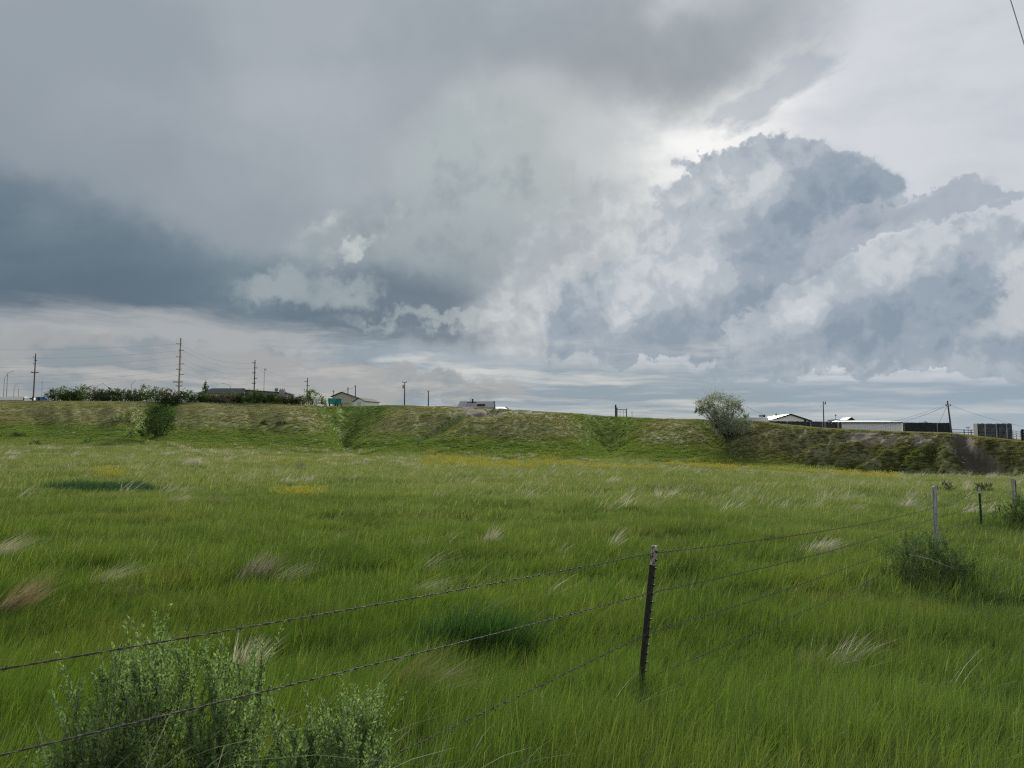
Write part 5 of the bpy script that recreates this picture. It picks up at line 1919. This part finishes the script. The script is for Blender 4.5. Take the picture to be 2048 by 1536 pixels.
clump('grass_clump', 'tall dark green grass clump in the near field left of the rusty post', 'grass clump', 950, 8.3, 1.15, .80, 1700, .013, 'lush', (.1, .8), depth=.9)
clump('grass_clump', 'darker grass around the left side of the tall dark green clump', 'grass clump', 880, 8.2, 1.0, .60, 700, .012, 'lush', depth=.8)
clump('grass_clump', 'dark green grass clump along the wires left of the twiggy bush', 'grass clump', 1705, 16.5, 1.1, .55, 1300, .012, 'lush')
clump('grass_clump', 'smaller dark clump behind the middle wire, just left of the twiggy bush', 'grass clump', 1765, 15.5, .9, .5, 800, .012, 'lush')
for px, Y, w, lab in ((150, 33, 2.4, 'left end of the dark blue-green grass strip in the left field'), (205, 32, 2.2, 'dense middle of the dark blue-green grass strip in the left field'), (255, 34, 2.0, 'right end of the dark blue-green grass strip in the left field')):
    clump('grass_clump', lab, 'grass clump', px, Y, w * 1.15, .85, 1700, .028, 'blue_lush', depth=2.2)
clump('grass_clump', 'dark green clump at the wire left of the rusty post', 'grass clump', 1262, 8.6, .5, .42, 500, .007, 'lush')
clump('grass_clump', 'darker green grass patch at the right edge of the near field', 'grass clump', 2010, 6.0, 1.0, .46, 1700, .006, 'lush', depth=1.0)
clump('grass_clump', 'green bunch beside the grey dead shrub in the left field', 'grass clump', 400, 58, 1.8, .7, 600, .04, 'lush')

tufts = [(500, 12.2, .75, .62, 420, .006, 'straw_purple', (.5, 1.2), 'purplish dry tuft arching right in the left field'),
         (555, 12.2, .6, .5, 120, .005, 'straw', (1.0, 1.7), 'sparse pale stems just right of the purplish arching tuft'),
         (485, 7.1, .34, .50, 190, .0055, 'straw', (.25, .9), 'pale straw tuft standing behind the top wire on the left'),
         (190, 11.6, .7, .55, 150, .005, 'straw', (1.0, 1.7), 'long pale stems lying to the right in the left field'),
         (205, 10.8, 1.0, .42, 320, .005, 'straw_purple', (1.1, 1.9), 'flattened purplish dry mat below the long pale stems'),
         (290, 10.7, .25, .25, 120, .008, 'straw_orange', (.3, 1.0), 'small orange-brown dead plant at the end of the flattened mat'),
         (22, 9.6, .55, .70, 420, .006, 'straw_orange', (.7, 1.3), 'rusty brown dry tuft at the left picture edge'),
         (-10, 14.0, .7, .62, 200, .006, 'straw', (.9, 1.5), 'pale bent stems at the left picture edge above the rusty tuft'),
         (345, 25.5, 1.0, .66, 120, .010, 'straw', (.7, 1.4), 'branching pale dead stems right of the dark blue-green strip'),
         (412, 25, 1.1, .60, 130, .010, 'straw_purple', (.8, 1.5), 'dry stems right of the branching pale stems'),
         (290, 21, .8, .55, 50, .009, 'olive_stem', (.9, 1.5), 'olive stems bent over in the left middle field'),
         (973, 17.3, .55, .62, 90, .008, 'straw', (.4, 1.0), 'feathery pale tuft near the middle of the field'),
         (880, 17.0, .4, .55, 36, .007, 'straw', (.8, 1.4), 'small feathery stems left of the feathery pale tuft'),
         (795, 16.0, .35, .6, 26, .007, 'straw', (1.2, 1.8), 'pair of pale stems lying right in the centre left field'),
         (825, 13.0, .4, .62, 36, .006, 'straw', (1.0, 1.6), 'thin pale stems bent over left of centre'),
         (800, 11.0, .9, .5, 110, .005, 'straw', (1.2, 1.9), 'loose pale stems lying low above the top wire'),
         (1210, 16.4, .35, .62, 50, .008, 'straw', (.5, 1.1), 'upright pale plume right of centre in the field'),
         (1105, 15.5, .3, .5, 26, .007, 'straw', (.7, 1.3), 'tiny pale wisp left of the upright pale plume'),
         (1068, 10.8, .3, .55, 20, .005, 'straw', (.9, 1.5), 'two pale stems just above the top wire near the centre'),
         (1230, 28, .9, .62, 90, .012, 'straw', (.6, 1.2), 'group of pale wisps in the far right centre field'),
         (1310, 33, .45, .75, 60, .013, 'straw', (.1, .5), 'tall upright pale tuft in the far field right of centre'),
         (1215, 46, 1.4, .7, 120, .02, 'straw', (.5, 1.1), 'pale feathery patch below the flowers right of centre'),
         (1690, 26.5, 1.6, .55, 260, .011, 'straw', (.7, 1.4), 'long pale tuft combed right, left of the wooden post'),
         (1795, 29, .9, .62, 110, .012, 'straw', (.6, 1.2), 'pale tuft in the field close left of the wooden post'),
         (1612, 15.6, .85, .60, 220, .0075, 'straw', (.6, 1.3), 'straw coloured tuft between the top and second wires on the right'),
         (1920, 26, .8, .6, 110, .011, 'straw', (.6, 1.2), 'pale tuft between the wooden post and the thin steel post'),
         (1925, 47, .8, .75, 50, .017, 'straw', (.2, .7), 'short upright pale tufts behind the thin steel post'),
         (760, 6.1, .95, .50, 700, .0055, 'olive_stem', (.7, 1.6), 'tangled olive tuft behind the middle wire'),
         (795, 6.0, .55, .42, 120, .0055, 'straw', (1.0, 1.8), 'bright pale blades flopping out of the tangled olive tuft'),
         (1312, 6.25, .10, .30, 26, .005, 'straw', (.3, 1.2), 'few pale blades at the foot of the rusty post'),
         (1640, 7.6, .8, .52, 90, .0045, 'straw', (.6, 1.3), 'scattered straw stems under the bottom wire right of the rusty post'),
         (1575, 7.4, .6, .42, 170, .005, 'olive_stem', (.5, 1.2), 'brownish dead undergrowth below the straw stems'),
         (1190, 5.6, .3, .5, 16, .004, 'straw', (.7, 1.3), 'two bright stems leaning right below the lowest wire'),
         (20, 68, 2.0, .7, 260, .03, 'straw', (.4, 1.0), 'pale brush of dry grass at the far left of the field'),
         (390, 66, 2.2, .8, 200, .03, 'straw', (.3, .9), 'pale upright seeding tuft far out in the left field'),
         (1100, 14, .3, .5, 14, .006, 'olive_stem', (1.0, 1.6), 'single bent olive stem in the middle of the field')]
for px, Y, w, h, n, bw, mat, ln, lab in tufts:
    clump('dry_grass_tuft', lab, 'grass tuft', px, Y, w * .65, h * (1.6 if ln[1] > 1.4 else 1.4), int(n * (.65 if n > 250 else 1.25)), bw * 1.7, mat, (ln[0] * .7, ln[1] * .75), depth=w * .7, spread=.32 if ln[1] > 1 else .7, group='dry tufts in the meadow')

# broad bladed grass close to the camera
for i, (px, py, Y, h, ld, lab) in enumerate(((205, 1540, 3.0, .62, .1, 'broad leaf blades arching right in front of the largest sagebrush'), (30, 1520, 3.1, .62, .0, 'broad arching blades in the lower left corner'), (470, 1560, 3.1, .5, .4, 'broad pale blades between the first two sagebrushes'),
                                             (545, 1550, 3.2, .5, .6, 'broad blades left of the rightmost sagebrush'), (760, 1560, 3.3, .42, .1, 'broad blades right of the rightmost sagebrush at the bottom edge'), (890, 1560, 3.5, .4, .8, 'curled broad blades at the bottom edge near the centre'))):
    o = field_pt(px, Y)
    n = 15
    xy = rng.normal(size=(n, 2)) * .09
    V, Q, R = blades(n, xy, h * 1.65 * rng.uniform(.7, 1.15, n), .016, ld + rng.normal(size=n) * .9, rng.uniform(.3, .9, n), rng.uniform(.2, .6, n), segs=8, tip=.05, wprof=.45)
    ob = link('broad_grass', np_mesh('broad_grass', V, Q, attrs={'rnd': R}, smooth_shade=True), M['broad'] if 'broad' in M else M['bush_leaf'])
    ob.location = o
    tag(ob, lab, 'grass', 'broad bladed grass at the bottom edge')
for px, Y, h, lean, lab in ((270, 3.0, .62, .25, 'tall pale dry stem standing at the left sagebrush'), (590, 3.3, .55, .75, 'long pale dry stem slanting over the rightmost sagebrush'), (505, 3.5, .7, .5, 'slim dry stem rising between the sagebrushes'), (355, 3.0, .5, .3, 'short pale stick before the middle sagebrush')):
    o = field_pt(px, Y)
    mb = MB()
    h *= 1.5
    for k in range(2 if h > 1 else 1):
        a = RND.gauss(0, .05)
        mb.tube([(a, 0, 0), (a + lean * h * .45, RND.gauss(0, .03), h * .55), (a + lean * h + RND.gauss(0, .04), RND.gauss(0, .04), h * RND.uniform(.75, 1.05))], [.0026, .0022, .0012], 4)
    ob = mb.build('dry_grass_stalk', M['palestem'] if 'palestem' in M else M['palewood'])
    ob.location = o
    tag(ob, lab, 'dry stem', 'dry stems at lower left')

# ----------------------------------------------------------------- barbed wire fence
def tpost_mesh(h, wdt, fl):
    mb = MB()
    a, b = wdt / 2, fl
    pr = [(-a, 0), (a, 0), (a, .004), (.0035, .008), (.0035, b), (-.0035, b), (-.0035, .008), (-a, .004)]
    n = len(pr)
    return pr


m = new_mat('rusty_post_paint')
tcn = node('ShaderNodeTexCoord')
n1 = noise(S(tcn.outputs['Object']), 26, 6, 0.65)
c = mixc((0.020, 0.017, 0.016), (0.045, 0.033, 0.028), smooth(n1, 0.4, 0.65))
pp_ = node('ShaderNodeBsdfPrincipled')
setin(pp_.inputs['Base Color'], c)
pp_.inputs['Roughness'].default_value = 0.75
out(S(pp_.outputs[0]))
M['rustpost'] = m
m = new_mat('chipped_white_paint')
tcn = node('ShaderNodeTexCoord')
v = S(tcn.outputs['Object'])
n1 = noise(vmath('MULTIPLY', v, (1, 1, .35)), 60, 5, 0.65)
c = mixc((0.50, 0.49, 0.46), (0.16, 0.075, 0.045), smooth(n1, 0.50, 0.56))
c = mixc(c, (0.04, 0.03, 0.028), smooth(noise(v, 35, 4, 0.6), 0.56, 0.62))
pp_ = node('ShaderNodeBsdfPrincipled')
setin(pp_.inputs['Base Color'], c)
pp_.inputs['Roughness'].default_value = 0.7
out(S(pp_.outputs[0]))
M['chipped'] = m
M['greenpost'] = solid('dark_green_post_paint', (0.012, 0.045, 0.030), 0.6, 0.3, 20)
M['whitetip'] = solid('white_post_tip', (0.55, 0.56, 0.55), 0.6, 0.2, 30)
M['barb'] = solid('rusty_wire', (0.085, 0.080, 0.064), 0.75, 0.4, 40, metal=0.2)
M['barb_grey'] = solid('grey_wire', (0.085, 0.082, 0.078), 0.6, 0.3, 40, metal=0.4)
M['greywood'] = solid('split_grey_wood', (0.33, 0.325, 0.31), 0.95, 0.4, 5, c2=(0.52, 0.51, 0.49), stretch=(12, 12, .6), bump=.6)


def tpost(label, base, top, wdt, fl, yaw, body_mat, tip_mat, tip, studs=True):
    base, top = Vector(base), Vector(top)
    ax = top - base
    H = ax.length
    t = empty('steel_post', base)
    t.rotation_euler = (ax.to_track_quat('Z', 'Y') @ Euler((0, 0, yaw)).to_quaternion()).to_euler()
    t.rotation_euler = (Matrix.Rotation(math.atan2(ax.x, ax.z), 4, 'Y') @ Matrix.Rotation(yaw, 4, 'Z')).to_euler()
    tag(t, label, 'fence post', 'posts of the barbed wire fence')
    a = wdt / 2
    pr = [(-a, 0.0), (a, 0.0), (a, .005), (.004, .009), (.004, fl), (-.004, fl), (-.004, .009), (-a, .005)]
    for nm, z0, z1, mt in (('post_body', -.45, H - tip, body_mat), ('painted_tip', H - tip + .0005, H, tip_mat)):
        mb = MB()
        n = len(pr)
        v = [(x, y, z) for z in (z0, z1) for x, y in pr]
        f = [(i, (i + 1) % n, (i + 1) % n + n, i + n) for i in range(n)] + [tuple(range(n - 1, -1, -1)), tuple(range(n, 2 * n))]
        mb.add(v, f)
        mb.build(nm, M[mt], t)
    if studs:
        sb = MB()
        z = .12
        while z < H - .03:
            sb.add([(-.011, 0.0, z - .006), (.011, 0.0, z - .006), (.011, -.002, z + .016), (-.011, -.002, z + .016), (-.009, -.017, z + .006), (.009, -.017, z + .006), (.009, -.016, z + .017), (-.009, -.016, z + .017)],
                   [(0, 1, 5, 4), (3, 7, 6, 2), (4, 5, 6, 7), (0, 4, 7, 3), (1, 2, 6, 5)])
            z += .067
        tag(sb.build('studs', M[body_mat], t), kind='stuff')
    return t


FY = [0.75, 6.2, 16.0, 21.4, 28.5, 36.0, 44.0]
p1b, p1t = at(1284, 1392, 6.2), at(1313, 1092, 6.2)
tpost('rusty dark steel post with chipped white top, leaning right, nearest in the wire fence', p1b, p1t, .048, .042, math.radians(62), 'rustpost', 'chipped', .155)
q = at(1868, 973, 16.0)
g = gz(q.x, 16.0)
t = empty('wooden_post', (q.x, 16.0, g))
tag(t, 'grey weathered wooden post behind the twiggy bush', 'fence post', 'posts of the barbed wire fence')
bm = MB()
N_ = 14
rr_ = [.046 * (1 + RND.uniform(-.16, .12)) for _ in range(N_)]
lv = np.linspace(-.3, q.z - g, 10)
for z in lv:
    for k in range(N_):
        a = 2 * math.pi * k / N_
        r_ = rr_[k] * (1 + RND.uniform(-.05, .05)) * (1.04 - .05 * (z / (q.z - g)))
        bm.v.append((r_ * math.cos(a) + .006 * math.sin(z * 5), r_ * math.sin(a), z + (RND.uniform(-.025, .02) if z == lv[-1] else 0)))
for i in range(9):
    for k in range(N_):
        bm.f.append((i * N_ + k, i * N_ + (k + 1) % N_, (i + 1) * N_ + (k + 1) % N_, (i + 1) * N_ + k))
bm.f.append(tuple(9 * N_ + k for k in range(N_)))
bm.build('post_body', M['greywood'], t)
for z in (1.10, .88):
    st = MB()
    st.tube([(-.02, -.05, z), (-.02, -.062, z), (.02, -.062, z), (.02, -.05, z)], .003, 4)
    st.build('staple', M['barb'], t)
q = at(1960.5, 975, 21.4)
tpost('thin dark green steel post with white tip on the right', (q.x, 21.4, gz(q.x, 21.4)), (q.x - .01, 21.4, q.z), .055, .045, math.radians(35), 'greenpost', 'whitetip', .16)
q = at(2025.5, 957, 28.5)
g = gz(q.x, 28.5)
t = empty('wooden_post', (q.x, 28.5, g))
tag(t, 'slim grey wooden post near the right picture edge', 'fence post', 'posts of the barbed wire fence')
MB().tube([(0, 0, -.3), (.01, 0, .7), (0, 0, q.z - g)], [.068, .062, .058], 9).build('post_body', M['greywood'], t)
MB().tube([(-.075, -.07, 1.0), (.075, -.07, 1.0)], .006, 4).build('wire_tie', M['barb'], t)
q = at(2031, 960, 28.9)
tpost('dark green steel post tied behind the slim wooden post', (q.x, 28.9, gz(q.x, 28.9)), (q.x, 28.9, q.z), .05, .045, math.radians(40), 'greenpost', 'greenpost', .1)
lx = lambda Y: p1b.x + (at(1868, 973, 16.0).x - p1b.x) / (16.0 - 6.2) * (Y - 6.2)
q = Vector((lx(36), 36, gz(lx(36), 36)))
tpost('green steel post beyond the right picture edge', q, q + Vector((0, 0, 1.2)), .05, .045, .6, 'greenpost', 'whitetip', .15)
q = Vector((-3.42, .75, gz(-3.42, .75)))
tpost('steel post beyond the left picture edge', q, q + Vector((0, 0, 1.45)), .05, .045, .6, 'rustpost', 'chipped', .15)


def wire_path(i):
    """points where wire i is tied, from left to right"""
    pt = []
    l0 = [at(0, 1325, 2.6), at(0, 1497, 2.55), at(740, 1522, 3.87), at(1150, 1492, 5.2)][i]
    p = [at(1309, 1106, 6.19), at(1301, 1186, 6.19), at(1294, 1268, 6.19), at(1290, 1358, 6.19)][i]
    d = (l0 - p) / (l0.y - p.y)
    a = p + d * (.75 - p.y)
    pt.append(a)
    pt.append(p)
    pt.append([at(1868, 1015, 15.94), at(1868, 1036, 15.94), at(1868, 1062, 15.94), at(1868, 1092, 15.94)][i])
    pt.append([at(1962, 979, 21.36), at(1962, 1006, 21.36), at(1962, 1034, 21.36), at(1962, 1055, 21.36)][i])
    pt.append([at(2028, 969, 28.44), at(2028, 985, 28.44), at(2028, 1002, 28.44), at(2028, 1014, 28.44)][i])
    e = Vector((lx(36), 36, gz(lx(36), 36) + [1.1, .82, .55, .3][i]))
    pt.append(e)
    return pt


names = ['top strand of the barbed wire fence', 'second strand down of the barbed wire fence', 'third strand down of the barbed wire fence', 'lowest strand of the barbed wire fence, half lost in the grass']
for i in range(4):
    pts = wire_path(i)
    P = []
    for k in range(len(pts) - 1):
        L = (pts[k + 1] - pts[k]).length
        n = max(8, int(L / .03)) if pts[k].y < 12 else int(L / .06)
        sag = .012 * L * (.6 if k == 0 else 1)
        for j in range(n):
            f = j / n
            P.append(pts[k].lerp(pts[k + 1], f) - Vector((0, 0, 4 * sag * f * (1 - f) * .5)))
    P.append(pts[-1])
    t = empty('barbed_wire', P[0])
    tag(t, names[i], 'barbed wire', 'strands of the barbed wire fence')
    o = P[0]
    s = [0.0]
    for a, b in zip(P, P[1:]):
        s.append(s[-1] + (b - a).length)
    for ph in (0, math.pi):
        pp = []
        for k, q in enumerate(P):
            tg = (P[min(k + 1, len(P) - 1)] - P[max(k - 1, 0)]).normalized()
            n1_ = Vector((0, 0, 1)) - tg * tg.z
            n1_.normalize()
            n2_ = tg.cross(n1_)
            a = s[k] / .065 * math.pi + ph
            pp.append(q - o + (n1_ * math.cos(a) + n2_ * math.sin(a)) * .0022)
        MB().tube(pp, .0020 if P[0].y < 50 else .002, 4).build('strand', M['barb'], t)
    bb_ = MB()
    d = .05
    k = 0
    while d < s[-1] - .1:
        while s[k + 1] < d:
            k += 1
        q = P[k].lerp(P[k + 1], (d - s[k]) / (s[k + 1] - s[k])) - o
        if q.y + o.y > 24:
            break
        tg = (P[k + 1] - P[k]).normalized()
        bb_.tube([q - tg * .007, q + tg * .007], .0052, 6)
        for _ in range(2):
            v = Vector((RND.gauss(0, 1), RND.gauss(0, 1), RND.gauss(0, 1)))
            v = (v - tg * v.dot(tg)).normalized() + tg * RND.uniform(-.4, .4)
            bb_.tube([q - v * .017, q + v * .017], [.0012, .0016][_:_ + 1] * 2, 3)
        d += RND.uniform(.115, .135)
    tag(bb_.build('barbs', M['barb'], t), kind='stuff')
